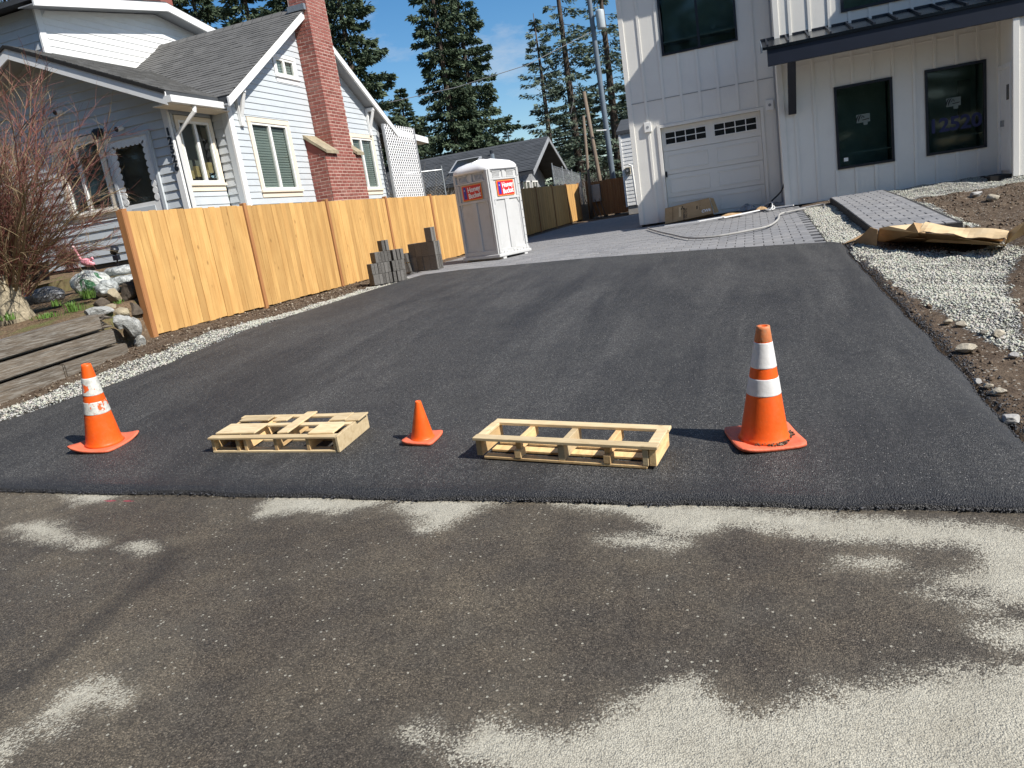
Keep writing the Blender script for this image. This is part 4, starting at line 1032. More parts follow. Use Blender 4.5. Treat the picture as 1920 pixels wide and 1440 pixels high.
def build_grey_house():
    H = thing('grey_house', 'older pale grey lap sided house with steep shingle roof and tall red brick chimney', 'house', (-12.5, 15.5, 1.8))
    zbase = 1.75
    Y0, Y1, YP = 13.66, 20.2, 16.94                      # gable wall ends and ridge
    SL, ZE = .645, 4.82                                  # roof slope; height of the roof plane at Y=13.29
    zroof = lambda y: 4.86+SL*(min(y, 2*YP-y)-13.47)
    # ---- gable wall facing the driveway
    build(MB().prism([(XG-.36, Y0+.3, zbase), (XG-.36, Y1, zbase), (XG-.36, Y1, zroof(Y1)-.2), (XG-.36, YP, zroof(YP)-.2), (XG-.36, Y0+.3, zroof(Y0)-.2)], (-.15, 0, 0)), 'wall', M['interior'], H)
    s, n = (0, 1, 0), (1, 0, 0); o = (XG, 0, 0)
    w1 = (14.33, 15.67, 2.98, 4.40); w3 = (18.62, 19.78, 2.95, 4.30); w2 = (15.28, 15.98, 5.16, 5.86)
    a = onX(513, 105, XG); b = onX(548, 148, XG)
    w2 = (float(a[1])-.02, float(onX(545, 100, XG)[1])+.0, float(b[2])+.02, float(a[2])-.02)
    poly = [(Y0+.12, zbase), (Y1-.02, zbase), (Y1-.02, zroof(Y1)-.12), (YP, zroof(YP)-.12), (Y0+.12, zroof(Y0)-.12)]
    ch = (16.31, 18.09); chu = (16.84, 17.76)
    T = .115
    holes = [(w[0]-T, w[1]+T, w[2]-.165, w[3]+T) for w in (w1, w3)]+[(w2[0]-.10, w2[1]+.10, w2[2]-.12, w2[3]+.10), (ch[0], ch[1], 0, 3.55), (chu[0]-.01, chu[1]+.01, 3.5, 9)]
    clapboards(H, o, s, n, poly, .133, holes, M['siding'], zbase)
    house_window(H, o, s, n, *w1, M['cream'], M['vinyl'], .5, True)
    house_window(H, o, s, n, *w3, M['cream'], M['vinyl'], .44, True)
    house_window(H, o, s, n, *w2, M['white'], M['vinyl'], .45, True, tw=.085)
    build(MB().bb(XG-.02, XG+.035, Y0-.035, Y0+.11, zbase, zroof(Y0)-.05), 'corner_board', M['white'], H, bevel=.004)
    build(MB().bb(XG-.14, XG-.02, Y0-.034, Y0+.02, zbase, 4.95), 'corner_board', M['siding'], H)
    build(MB().bb(XG-.05, XG+.03, Y1-.02, Y1+.08, zbase, zroof(Y1)-.1), 'corner_board', M['greytrim'], H)
    # ---- main roof
    XE = -9.66; XW = -19.0; th = .12
    nn = np.array([0, -SL, 1.])/math.hypot(1, SL); up = np.array([0, 1, SL])/math.hypot(1, SL)
    L = (YP-13.36)*math.hypot(1, SL)
    mb = MB().prism([(XE, 13.36, zroof(13.36)), (XE, YP, zroof(YP)), (XE, YP, zroof(YP)-th*1.2), (XE, 13.36, zroof(13.36)-th*1.2)], (XW-XE, 0, 0))
    mb.prism([(XE, YP, zroof(YP)-.002), (XE, 20.84, zroof(20.84)), (XE, 20.84, zroof(20.84)-th*1.2), (XE, YP+.002, zroof(YP)-th*1.2)], (XW-XE, 0, 0))
    R = build(mb, 'roof', M['shingle_d'], H)
    sh = shingle_rows(np.array([XE-5.3, 13.36, zroof(13.36)])+nn*.002, (1, 0, 0), up, 5.32, L, clip=lambda c: True, seed=5)
    tag(build(sh, 'shingles', M['shingle'], R), kind='stuff')
    rc = MB()
    for i in range(18): rc.prism([(XE-.02-i*.28, YP-.14, zroof(YP-.14)+.02), (XE-.02-i*.28, YP, zroof(YP)+.03), (XE-.02-i*.28, YP+.14, zroof(YP+.14)+.02), (XE-.02-i*.28, YP, zroof(YP)+.055)], (-.30, 0, 0))
    tag(build(rc, 'ridge_shingles', M['shingle'], R), kind='stuff')
    # barge boards, soffit strip and brackets of the gable overhang
    def barge(ya, yb, nm):
        za, zb_ = zroof(ya), zroof(yb)
        build(MB().prism([(XE-.045, ya, za-.02), (XE-.045, yb, zb_-.02), (XE-.045, yb, zb_-.20), (XE-.045, ya, za-.20)], (.05, 0, 0)), nm, M['white'], H, bevel=.004)
        build(MB().prism([(XE-.05, ya, za-.145), (XE-.05, yb, zb_-.145), (XE-.05, yb, zb_-.165), (XE-.05, ya, za-.165)], (XG-XE+.05, 0, 0)), 'soffit', M['greytrim'], H)
    barge(13.34, YP-.02, 'barge_board'); barge(20.86, YP+.02, 'barge_board')
    for yb in (14.0, 19.72):
        zt = zroof(yb)-.17; mb = MB()
        mb.bb(XG+.02, XG+.09, yb-.05, yb+.05, zt-.75, zt-.05)
        mb.prism([(XG+.05, yb-.045, zt-.68), (XG+.05, yb-.045, zt-.56), (XE-.08, yb-.045, zt-.02), (XE-.08, yb-.045, zt-.14)], (0, .09, 0))
        mb.bb(XG+.05, XE-.06, yb-.044, yb+.044, zt-.12, zt-.03)
        build(mb, 'roof_bracket', M['white'], H, bevel=.004)
    # ---- chimney: wide base with sloping shoulders, narrow stack
    xf = -9.50; z0, zs, zt = 1.7, 3.74, 8.6; xsf = -9.54
    mb = MB().bb(XG-.02, xf-.005, ch[0]+.005, ch[1]-.005, z0, zs); mb.bb(XG-.02, xsf-.005, chu[0]+.005, chu[1]-.005, zs, zt)
    C = build(mb, 'chimney', M['mortar'], H)
    for (ya, yb, yc) in ((ch[0]-.04, chu[0], 1), (ch[1]+.04, chu[1], -1)):
        MB_ = MB().prism([(XG, ya+.05*yc, zs-.3), (xf-.006, ya+.05*yc, zs-.3), (xf-.006, ya+.05*yc, zs), (XG, ya+.05*yc, zs+.40)], (0, yb-ya-.05*yc, 0)); build(MB_, 'shoulder_brickwork', M['brick'], C)
        cap = MB().prism([(XG, ya, zs+.42), (xf+.07, ya, zs-.01), (xf+.07, ya, zs+.06), (XG, ya, zs+.50)], (0, yb-ya, 0))
        build(cap, 'sloping_shoulder', M['rock_tan'], C)
    bl, bh, mj, bt = .205, .060, .019, .10; course = bh+mj
    bmF = mesh_from('brick', *((lambda m: (m.v, m.f))(MB().bb(-.03, 0, -bl/2, bl/2, 0, bh))), bevel=.003, mat=M['brick'])
    bmS = mesh_from('brick', *((lambda m: (m.v, m.f))(MB().bb(-bl/2, bl/2, 0, .03, 0, bh))), bevel=.003, mat=M['brick'])
    rr = random.Random(9); singles = []; many = MB()
    i = 0; z = z0
    while z < zt-.05:
        lower = z+bh < zs; ya, yb = ch if lower else chu
        off = (bl+mj)/2*(i % 2)
        for face in ('F', 'S'):
            xq = xf if lower else xsf
            lo, hi = (ya, yb) if face == 'F' else (XG+.02, xq)
            c = lo-off
            while c < hi-.02:
                a, b = max(c, lo), min(c+bl, hi)
                if b-a > .04:
                    vis = z > 2.55 and z < 7.3
                    full = abs(b-a-bl) < .004
                    pr = rr.uniform(-.003, .003)
                    if face == 'F': singles.append((z, face, (a+b)/2, full, a, b, pr, vis))
                    else: singles.append((z, face, (a+b)/2, full, a, b, pr, vis))
                c += bl+mj
        z += course; i += 1
    pick = [q for q in singles if q[3] and q[7] and 2.6 < q[0]]; pick.sort(key=lambda q: q[0]); chosen = set(map(id, pick[:296]))
    for q in singles:
        z, face, m, full, a, b, pr, vis = q
        if id(q) in chosen:
            if face == 'F': piece('brick', bmF, ((xf if z+bh < zs else xsf)+pr, m, z), C)
            else: piece('brick', bmS, (m, (ch if z+bh < zs else chu)[0]+pr, z), C)
        else:
            if face == 'F': xq = xf if z+bh < zs else xsf; many.bb(xq-.03, xq+pr, a, b, z, z+bh)
            else: y = (ch if z+bh < zs else chu)[0]; many.bb(a, b, y+pr, y+.03, z, z+bh)
    tag(build(many, 'bricks', M['brick'], C), kind='stuff')
    build(MB().bb(XE-.35, xsf-.02, chu[0]-.10, chu[0]-.01, zroof(chu[0])-.02, zroof(chu[0])+.11), 'chimney_flashing', M['galv'], R)
    # ---- front wing with its own low gable facing the road
    YF, XR = 12.40, -10.40
    xrdg, zrdg = -13.35, 6.15
    zfr = lambda x: zrdg-.43*abs(x-xrdg)
    XL = -16.5
    build(MB().prism([(XR-.3, YF+.36, 1.9), (XR-.3, YF+.36, zfr(XR)), (xrdg, YF+.36, zrdg-.05), (XL, YF+.36, zfr(XL)), (XL, YF+.36, 1.9)], (0, .2, 0)), 'wall', M['interior'], H)
    build(MB().bb(XL, XR-.03, YF+.06, YF+.3, 1.5, 1.93), 'foundation', M['foundation'], H)
    dr = (-11.96, -10.98, 2.02, 4.22); wf = (-13.30, -12.22, 2.98, 4.34)
    fpoly = [(XL, 1.95), (XR-.11, 1.95), (XR-.11, zfr(XR)), (xrdg, zrdg-.05), (XL, zfr(XL))]
    clapboards(H, (0, YF+.02, 0), (1, 0, 0), (0, -1, 0), fpoly, .165, [(dr[0]-.08, dr[1]+.08, 1.9, dr[3]+.08), (wf[0]-.12, wf[1]+.12, wf[2]-.17, wf[3]+.12)], M['siding'], 1.95, .032)
    house_window(H, (0, YF+.02, 0), (1, 0, 0), (0, -1, 0), *wf, M['cream'], M['vinyl'], .42, False, backmat='room_light')
    build(MB().bb(XR-.12, XR+.01, YF-.035, YF+.03, 1.9, zfr(XR)), 'corner_board', M['white'], H, bevel=.004)
    # storm door with scalloped white surround
    f = MB(); y = YF-.02
    f.bb(dr[0]-.07, dr[0], y-.03, y+.06, dr[2], dr[3]+.07); f.bb(dr[1], dr[1]+.07, y-.03, y+.06, dr[2], dr[3]+.07); f.bb(dr[0], dr[1], y-.029, y+.06, dr[3], dr[3]+.07)
    build(f, 'door_frame', M['siding'], H)
    d = MB(); t = .10
    gx0, gx1, gz0, gz1 = dr[0]+t, dr[1]-t, 2.98, dr[3]-t
    d.bb(dr[0], dr[0]+t, y-.012, y+.03, dr[2], dr[3]); d.bb(dr[1]-t, dr[1], y-.012, y+.03, dr[2], dr[3]); d.bb(gx0, gx1, y-.011, y+.03, gz1, dr[3]); d.bb(gx0, gx1, y-.011, y+.03, dr[2], gz0)
    for k in range(9):                                   # scallops round the glass
        zz = gz0+(k+.5)*(gz1-gz0)/9
        for xx in (gx0, gx1): d.lathe([(.066, 0), (.066, .014)], (xx, y-.006, zz), 10, rotx(math.pi/2))
    for k in range(7): d.lathe([(.06, 0), (.06, .014)], (gx0+(k+.5)*(gx1-gx0)/7, y-.006, gz1), 10, rotx(math.pi/2))
    D = build(d, 'storm_door', M['white'], H)
    build(MB().bb(gx0, gx1, y+.012, y+.016, gz0, gz1), 'pane', M['glass'], D)
    build(MB().bb(dr[0], dr[1], y+.10, y+.13, dr[2], dr[3]), 'inner_door', paint('brown inner door', (.15, .115, .095), .6, .1), D)
    build(MB().pbox((gx0+.1, y-.02, 2.5), (gx1-gx0-.2, 0, 0), (0, .01, 0), (0, 0, .40)), 'crossbuck_panel', M['siding'], D)
    build(MB().lathe([(.02, 0), (.03, .05), (.012, .07)], (dr[0]+.05, y-.012, 2.75), 10, rotx(math.pi/2)), 'door_handle', M['black_metal'], D)
    # house number down the corner board
    for k, ch_ in enumerate('12526'):
        lay_text('house_number', ch_, .19, (XR-.055, YF-.045, 4.16-k*.165), (1, 0, 0), (0, 0, 1), M['black_metal'], H, .008, .008)
    # side wall of the wing, with the window facing the driveway
    build(MB().bb(XR-.5, XR-.34, YF+.04, Y0, 1.7, 4.9), 'wall', M['room_light'], H)
    ws = (12.62, 13.52, 3.20, 4.40)
    clapboards(H, (XR-.02, 0, 0), (0, 1, 0), (1, 0, 0), [(YF+.06, 1.95), (Y0-.03, 1.95), (Y0-.03, 4.8), (YF+.06, 4.8)], .165, [(ws[0]-.1, ws[1]+.1, ws[2]-.17, ws[3]+.1)], M['siding'], 1.95)
    sw = house_window(H, (XR-.02, 0, 0), (0, 1, 0), (1, 0, 0), *ws, M['cream'], M['vinyl'], .52, False, tw=.085, backing=.28, backmat='room_light')
    mb = MB()
    for k, (yy, zz) in enumerate(((12.75, 3.3), (12.98, 3.34), (13.2, 3.32), (13.36, 3.42))): mb.bb(XR-.20, XR-.12, yy, yy+.14, zz, zz+.16+.05*(k % 2))
    build(mb, 'indoor_ornaments', paint('tan ornaments', (.42, .30, .14)), sw)
    # strip of wall between the wing and the gable corner
    build(MB().bb(XR, XG-.02, Y0+.0, Y0+.2, 1.7, 5.0), 'wall', M['siding'], H)
    clapboards(H, (0, Y0, 0), (1, 0, 0), (0, -1, 0), [(XR+.01, 1.95), (XG-.13, 1.95), (XG-.13, 4.9), (XR+.01, 4.9)], .165, [], M['siding'], 1.95, .03)
    # wing roof: two slopes, barge boards, gutter, downspout
    ye = 11.92; yb = 16.5; xe = -9.93
    def slope(x1, nm):
        z1 = zfr(x1); yq = 13.42 if x1 > xrdg else yb; mbr = MB().prism([(xrdg, ye, zrdg+.10), (x1, ye, z1+.10), (x1, yq, z1+.10), (xrdg, yb, zrdg+.10)], (0, 0, -.10)); return build(mbr, nm, M['shingle_d'], H)
    RW = slope(xe, 'wing_roof'); slope(-17.2, 'wing_roof')
    uv = np.array([-1, 0, .43])/math.hypot(1, .43)
    def keep(c): return (c[2] > zroof(c[1])-.06 and c[1] < 13.42+(xe-c[0])/(xe-xrdg)*(yb-13.42)) if c[1] > 13.2 else True
    sh = shingle_rows(np.array([xe, ye-.02, zfr(xe)+.102]), (0, 1, 0), uv, yb-ye, (xe-xrdg)*math.hypot(1, .43), clip=keep, seed=8)
    tag(build(sh, 'shingles', M['shingle'], RW), kind='stuff')
    def wbarge(x1, nm='barge_board'):
        z1 = zfr(x1)
        build(MB().prism([(xrdg, ye-.03, zrdg+.07), (x1, ye-.03, z1+.07), (x1, ye-.03, z1-.16), (xrdg, ye-.03, zrdg-.16)], (0, .03, 0)), nm, M['white'], H)
        build(MB().prism([(xrdg, ye-.055, zrdg+.09), (x1, ye-.055, z1+.09), (x1, ye-.055, z1+.03), (xrdg, ye-.055, zrdg+.03)], (0, .03, 0)), 'drip_edge', M['dark'], H)
        build(MB().prism([(xrdg, ye, zrdg-.10), (x1, ye, z1-.10), (x1, ye, z1-.12), (xrdg, ye, zrdg-.12)], (0, YF-ye, 0)), 'soffit', M['greytrim'], H)
    wbarge(xe); wbarge(-17.2)
    build(MB().bb(xe-.36, xe+.0, ye, Y0, zfr(xe)-.14, zfr(xe)-.12), 'soffit', M['cream'], H)
    g = MB(); gz = zfr(xe)-.03
    for q in ((0, .012), (.10, .112)): g.bb(xe+q[0], xe+q[1], ye-.02, 13.4, gz-.08, gz+.03)
    g.bb(xe, xe+.11, ye-.02, 13.4, gz-.09, gz-.078); g.bb(xe, xe+.11, ye-.03, ye-.018, gz-.09, gz+.03)
    G = build(g, 'gutter', M['white'], H)
    sp = MB(); dx = .035
    sp.tube([(xe+.05, 12.55, gz-.09), (xe+.05, 12.52, gz-.2), (XR+.07, 12.12+.33, gz-.55), (XR+.07, 12.45, 1.8)], .045, 4)
    build(sp, 'downspout', M['white'], G)
    # cameras and porch lamps on the front wall
    for (lx, lz) in ((-12.9, 4.98), (-11.52, 4.42)):
        c = build(MB().lathe([(.045, 0), (.05, .10), (.045, .16)], (lx, YF-.02, lz), 12, rotx(math.pi/2+.2)), 'floodlight', M['vinyl'], H)
        build(MB().lathe([(.05, .16), (.04, .175)], (lx, YF-.02, lz), 12, rotx(math.pi/2+.2)), 'lens', M['lens'], c)
    lamp = MB().bb(-12.12, -12.0, YF-.14, YF-.02, 4.36, 4.50); lamp.lathe([(.04, 0), (.06, -.04), (.05, -.16), (.02, -.18)], (-12.04, YF-.2, 4.46), 12)
    build(lamp, 'porch_lamp', M['black_metal'], H)
    # ---- upper storey with low gable facing the driveway
    XD, yp, zp = -14.0, 17.05, 8.02
    eL, eR = (13.05, 7.36), (21.0, 7.30)
    zu = lambda y: zp-(zp-eL[1])/(yp-eL[0])*abs(y-yp)
    build(MB().prism([(XD, 13.45, 5.2), (XD, 20.6, 5.2), (XD, 20.6, zu(20.6)-.1), (XD, yp, zp-.12), (XD, 13.45, zu(13.45)-.1)], (-5, 0, 0)), 'upper_wall', M['siding'], H)
    clapboards(H, (XD, 0, 0), (0, 1, 0), (1, 0, 0), [(13.58, 5.9), (19.5, 5.9), (19.5, zu(19.5)-.12), (yp, zp-.12), (13.58, zu(13.58)-.12)], .145, [], M['white'], 5.9)
    build(MB().bb(XD-.02, XD+.035, 13.40, 13.56, 5.3, zu(13.5)-.1), 'corner_board', M['white'], H, bevel=.004)
    clapboards(H, (0, 13.45, 0), (1, 0, 0), (0, -1, 0), [(-18, 5.4), (XD-.06, 5.4), (XD-.06, 7.4), (-18, 7.4)], .165, [], M['siding'], 5.4)
    xo = XD+.42
    for (ya, za) in (eL, eR):
        build(MB().prism([(xo, ya, za), (xo, yp, zp), (xo, yp, zp+.10), (xo, ya, za+.10)], (-6, 0, 0)), 'upper_roof', M['shingle_d'], H)
        build(MB().prism([(xo-.01, ya, za-.13), (xo-.01, yp, zp-.13), (xo-.01, yp, zp+.06), (xo-.01, ya, za+.06)], (.045, 0, 0)), 'barge_board', M['white'], H)
        build(MB().prism([(xo-.03, ya, za-.08), (xo-.03, yp, zp-.08), (xo-.03, yp, zp-.10), (xo-.03, ya, za-.10)], (XD-xo+.03, 0, 0)), 'soffit', M['greytrim'], H)
    c = onX(297, 8, -16.0)
    mb = MB().bb(-16.3, -15.7, c[1]-.25, c[1]+.25, 7.6, c[2]+.9)
    build(mb, 'rear_chimney', M['brick'], H)
    # ---- small porch end behind the gable, white beam
    p = onX(800, 262, -10.0)
    build(MB().prism([(-10.3, 20.7, 4.72), (-10.3, p[1], p[2]+.06), (-10.3, p[1], p[2]-.12), (-10.3, 20.7, 4.52)], (.35, 0, 0)), 'porch_beam', M['white'], H)
    build(MB().bb(-13, -10.3, 20.65, p[1], 4.5, 4.62), 'porch_roof', M['shingle_d'], H)
build_grey_house()

# ================================================================== FENCES
def build_fences():
    rr = random.Random(17); XF = -8.03
    F = thing('cedar_fence', 'long new cedar board fence running up the left of the driveway', 'fence', (XF, 8.3, .75))
    bw = .1385; hgt = 1.70
    bm_ = mesh_from('fence_board', *((lambda m: (m.v, m.f))(MB().bb(-.019, 0, -(bw-.004)/2, (bw-.004)/2, 0, hgt))), bevel=.002, mat=M['cedar'])
    pm = mesh_from('fence_post', *((lambda m: (m.v, m.f))(MB().bb(-.045, .045, -.038, .038, -.35, hgt+.04))), bevel=.004, mat=M['cedar_post'])
    zf = lambda y: .775+max(0, y-20)*.012
    posts = [8.28+2.6*i for i in range(12)]
    for i, y in enumerate(posts):
        p = piece('fence_post', pm, (XF-.03 if i else XF-.02, y, zf(y)), F)
        if i == len(posts)-1: continue
        n = 18; gap = (2.6-.10)/n
        for k in range(n):
            yy = y+.05+(k+.5)*gap
            piece('fence_board', bm_, (XF+rr.uniform(-.004, .004)-.008, yy, zf(yy)+rr.uniform(-.008, .008)), F, (0, 0, rr.uniform(-.012, .012)))
    for z in (.15, .85, 1.5):
        mb = MB().prism([(XF-.06, 8.3, zf(8.3)+z), (XF-.06, posts[-1], zf(posts[-1])+z), (XF-.06, posts[-1], zf(posts[-1])+z+.09), (XF-.06, 8.3, zf(8.3)+z+.09)], (-.035, 0, 0))
        build(mb, 'fence_rail', M['cedar_post'], F)
    build(MB().bb(XF-.09, XF+.018, 8.232, 8.30, .45, zf(8.3)+hgt+.02), 'end_board', M['cedar_post'], F, bevel=.003)
    YB2 = 38.6; xa = XF; xb = float(onY(1172, 370, YB2)[0])+1.2
    G = thing('back_fence', 'brown board fence closing the far end beside the garage', 'fence', ((xa+xb)/2, YB2, .95))
    bm2 = mesh_from('fence_board', *((lambda m: (m.v, m.f))(MB().bb(-(bw-.004)/2, (bw-.004)/2, -.019, 0, 0, 1.72))), mat=M['cedar_post'])
    pm2 = mesh_from('fence_post', *((lambda m: (m.v, m.f))(MB().bb(-.05, .05, -.045, .045, -.2, 1.80))), mat=M['cedar_post'])
    x = xa+.1
    while x < xb:
        piece('fence_board', bm2, (x, YB2+rr.uniform(-.004, .004), .98+rr.uniform(-.01, .01)), G); x += bw
    x = xa+.05
    while x < xb: piece('fence_post', pm2, (x, YB2-.03, .98), G); x += 2.5
    e = onY(1118, 362, YB2-.1)
    b = tag(build(MB().bb(e[0]-.22, e[0]+.22, YB2-.18, YB2-.03, e[2]-.42, e[2]+.42), 'electric_box', M['galv'], bevel=.01), 'grey metal electric box mounted on the brown back fence', 'box')
    for k in range(3):
        p = onY(1118+k*5, 385, YB2-.3)
        tag(build(MB().tube([(p[0]+.1*k, YB2-.5, .9), (p[0]-.35+.1*k, YB2-.1, 2.0)], .025, 5), 'leaning_stick', M['polewood']), ('leftmost thin wooden stick leaning on the back fence below the electric box', 'middle thin wooden stick leaning below the electric box', 'rightmost thin wooden stick leaning below the electric box')[k], 'stick', 'sticks leaning on the back fence')
build_fences()

# ================================================================== PORTABLE TOILET
def build_toilet():
    th = math.radians(22.2); sd = 1.08; c = np.array([-5.38, 15.79, 0]); z0 = .80
    ex = np.array([math.cos(th), -math.sin(th), 0]); ey = np.array([math.sin(th), math.cos(th), 0]); Z = np.array([0, 0, 1.])
    tiltx = .012
    C = c-ex*sd/2+ey*sd/2+Z*z0
    T = thing('portable_toilet', 'grey portable toilet with white domed roof and red sign plates by the fence', 'portable toilet', C)
    h = sd/2; H = 1.90
    def bx(mb, x0, x1, y0, y1, za, zb): return mb.pbox(C+ex*x0+ey*y0+Z*za, ex*(x1-x0), ey*(y1-y0), Z*(zb-za))
    G = M['pottygrey']
    base = MB(); bx(base, -h-.03, h+.03, -h-.03, h+.03, 0, .07); bx(base, -h-.02, h+.02, -h+.1, -h+.22, -.06, 0); bx(base, -h-.02, h+.02, h-.22, h-.1, -.06, 0)
    build(base, 'skid_base', M['pottygrey'], T, bevel=.012)
    body = MB(); bx(body, -h+.03, h-.03, -h+.03, h-.03, .06, H)
    build(body, 'wall', G, T)
    faces = [(-ey, ex), (ex, ey), (ey, -ex), (-ex, -ey)]
    for fi, (n, s) in enumerate(faces):
        O = C+n*(h-.03)
        def pb(mb, a, b, za, zb, t): return mb.pbox(O+s*a+Z*za-n*.002, s*(b-a), Z*(zb-za), n*(t+.002))
        mb = MB()
        pb(mb, -h+.03, -h+.10, .07, H, .030); pb(mb, h-.10, h-.03, .07, H, .0305)         # corner ribs
        pb(mb, -h+.10, h-.10, .07, .17, .026); pb(mb, -h+.10, h-.10, 1.235, 1.29, .026)    # skirt and waist rail
        pb(mb, -h+.10, h-.10, 1.66, 1.70, .0255); pb(mb, -h+.10, h-.10, 1.86, H, .0265)
        pb(mb, -.075, .075, .17, 1.235, .024); pb(mb, -.05, .05, 1.70, 1.86, .0245)
        pb(mb, -h+.10, -h+.17, 1.29, 1.66, .022); pb(mb, h-.17, h-.10, 1.29, 1.66, .0225)
        for sg in (-1, 1):                                                                 # chamfered frames of the two tall panels
            a, b = sorted((sg*.115, sg*(h-.12)))
            mb.prism([O+s*a+Z*1.235, O+s*(a+.07)+Z*1.235, O+s*a+Z*1.12] if sg < 0 else [O+s*b+Z*1.235, O+s*(b-.07)+Z*1.235, O+s*b+Z*1.12], n*.020)
            pb(mb, (b-.022) if sg > 0 else a, b if sg > 0 else a+.022, .26, 1.10, .012)
        build(mb, 'moulded_ribs', G, T, bevel=.006)
        for sg in (-1, 1):                                                                 # vents near the top
            v = MB()
            for k in range(6): pb(v, sg*.24-.115+k*.04, sg*.24-.115+k*.04+.020, 1.725, 1.835, .016)
            pb(v, sg*.24-.14, sg*.24+.14, 1.705, 1.725, .020); pb(v, sg*.24-.14, sg*.24+.14, 1.835, 1.855, .020)
            build(v, 'vent', G, T, bevel=.003)
        if fi == 1:
            riv = MB()
            for k in range(9): riv.lathe([(.011, 0), (.008, .008)], O+s*(h-.065)+Z*(.2+k*.19)+n*.031, 6, np.stack([s, Z, n], 1) if np.dot(np.cross(s, Z), n) > 0 else np.stack([Z, s, n], 1))
            build(riv, 'rivet', M['black_metal'], T)
            wav = MB()
            for k in range(9): a = -h+.05+k*.115; pb(wav, a, a+.10, .06, .115+.022*math.sin(k*1.9), .040)
            build(wav, 'lower_flange', G, T, bevel=.008)
        # sign: orange border, red field, blue door with moon, lettering
        sz, sw, shh = 1.475, .29, .165
        up = Z; so = O+n*.022+Z*sz
        R3 = lambda q, w, z, ww, hh, t0, t1: MB().pbox(so+s*(w-ww/2)+up*(z-hh/2)+n*t0, s*ww, up*hh, n*(t1-t0))
        if fi < 2:
            sg = build(R3(0, 0, 0, 2*sw, 2*shh, -.012, .004), 'sign_plate', M['orangeband'] if True else M['red'], T)
            build(R3(0, 0, 0, 2*sw-.03, 2*shh-.03, .003, .006), 'red_field', M['red'], sg)
            build(R3(0, -sw+.085, -.015, .085, .22, .0055, .0085), 'blue_door', M['blue'], sg)
            build(MB().lathe([(.042, 0), (.042, .003)], so+s*(-sw+.085)+up*.095+n*.0056, 16, np.stack([s, up, n], 1)), 'blue_door_top', M['blue'], sg)
            mo = []                                                                        # crescent moon
            for k in range(9): a = math.radians(100+k*160/8); mo.append((math.cos(a)*.018, math.sin(a)*.018))
            for k in range(9): a = math.radians(260-k*160/8); mo.append((math.cos(a)*.011+.006, math.sin(a)*.016))
            build(MB().prism([so+s*(-sw+.085+a)+up*(.065+b)+n*.0088 for a, b in mo], n*.002), 'moon', M['whiteprint'], sg)
            e1 = s*math.cos(.06)+up*math.sin(.06); e2 = up*math.cos(.06)-s*math.sin(.06)
            lay_text('lettering', 'Honey', .150, so+s*.068+up*.065+n*.0065, e1, e2, M['whiteprint'], sg, .0045, .003, .94)
            lay_text('lettering', 'Bucket', .146, so+s*.072-up*.070+n*.0065, e1, e2, M['whiteprint'], sg, .0045, .003, .90)
    # domed roof from rounded squares
    prof = [(1.045, -.015), (1.06, .0), (1.06, .05), (1.0, .105), (.86, .165), (.62, .215), (.34, .240), (.02, .248)]
    vs = []; m = 32
    for k, zz in prof:
        for i in range(m):
            a = 2*math.pi*i/m+math.pi/m; p = 7 if k > .8 else 3.5
            ca, sa = math.cos(a), math.sin(a); r = h*k/((abs(ca)**p+abs(sa)**p)**(1/p))
            vs.append(C+ex*(r*ca)+ey*(r*sa)+Z*(H+.0+zz))
    fs = [(i*m+j, i*m+(j+1) % m, (i+1)*m+(j+1) % m, (i+1)*m+j) for i in range(len(prof)-1) for j in range(m)]+[tuple(range(m))[::-1], tuple(range((len(prof)-1)*m, len(prof)*m))]
    mb = MB().add(vs, fs); roof = build(mb, 'roof', M['pottywhite'], T, smooth=True)
    rb = MB()
    for k in (-1, 0, 1): rb.tube([C+ex*(k*.22)+ey*q+Z*(H+.262-abs(q)**2*.42-.05*abs(k)*.5) for q in (-.4, -.2, 0, .2, .4)], .014, 6)
    build(rb, 'roof_rib', M['pottywhite'], roof, smooth=True)
    build(MB().tube([C+ex*.12+ey*.2+Z*(H+.15), C+ex*.12+ey*.2+Z*(H+.36)], .045, 10), 'vent_pipe', M['steelgrey'], T)
build_toilet()

# ================================================================== CONES AND PALLETS
def frame_on_ground(x, y, lean=(0, 0), turn=0.0):
    e = .2; sx = float(zg(x+e, y)-zg(x-e, y))/(2*e); sy = float(zg(x, y+e)-zg(x, y-e))/(2*e)
    n = np.array([-sx+lean[0], -sy+lean[1], 1.]); n /= np.linalg.norm(n)
    X = np.array([math.cos(turn), math.sin(turn), 0]); X = X-n*(X@n); X /= np.linalg.norm(X)
    return np.stack([X, np.cross(n, X), n], 1)

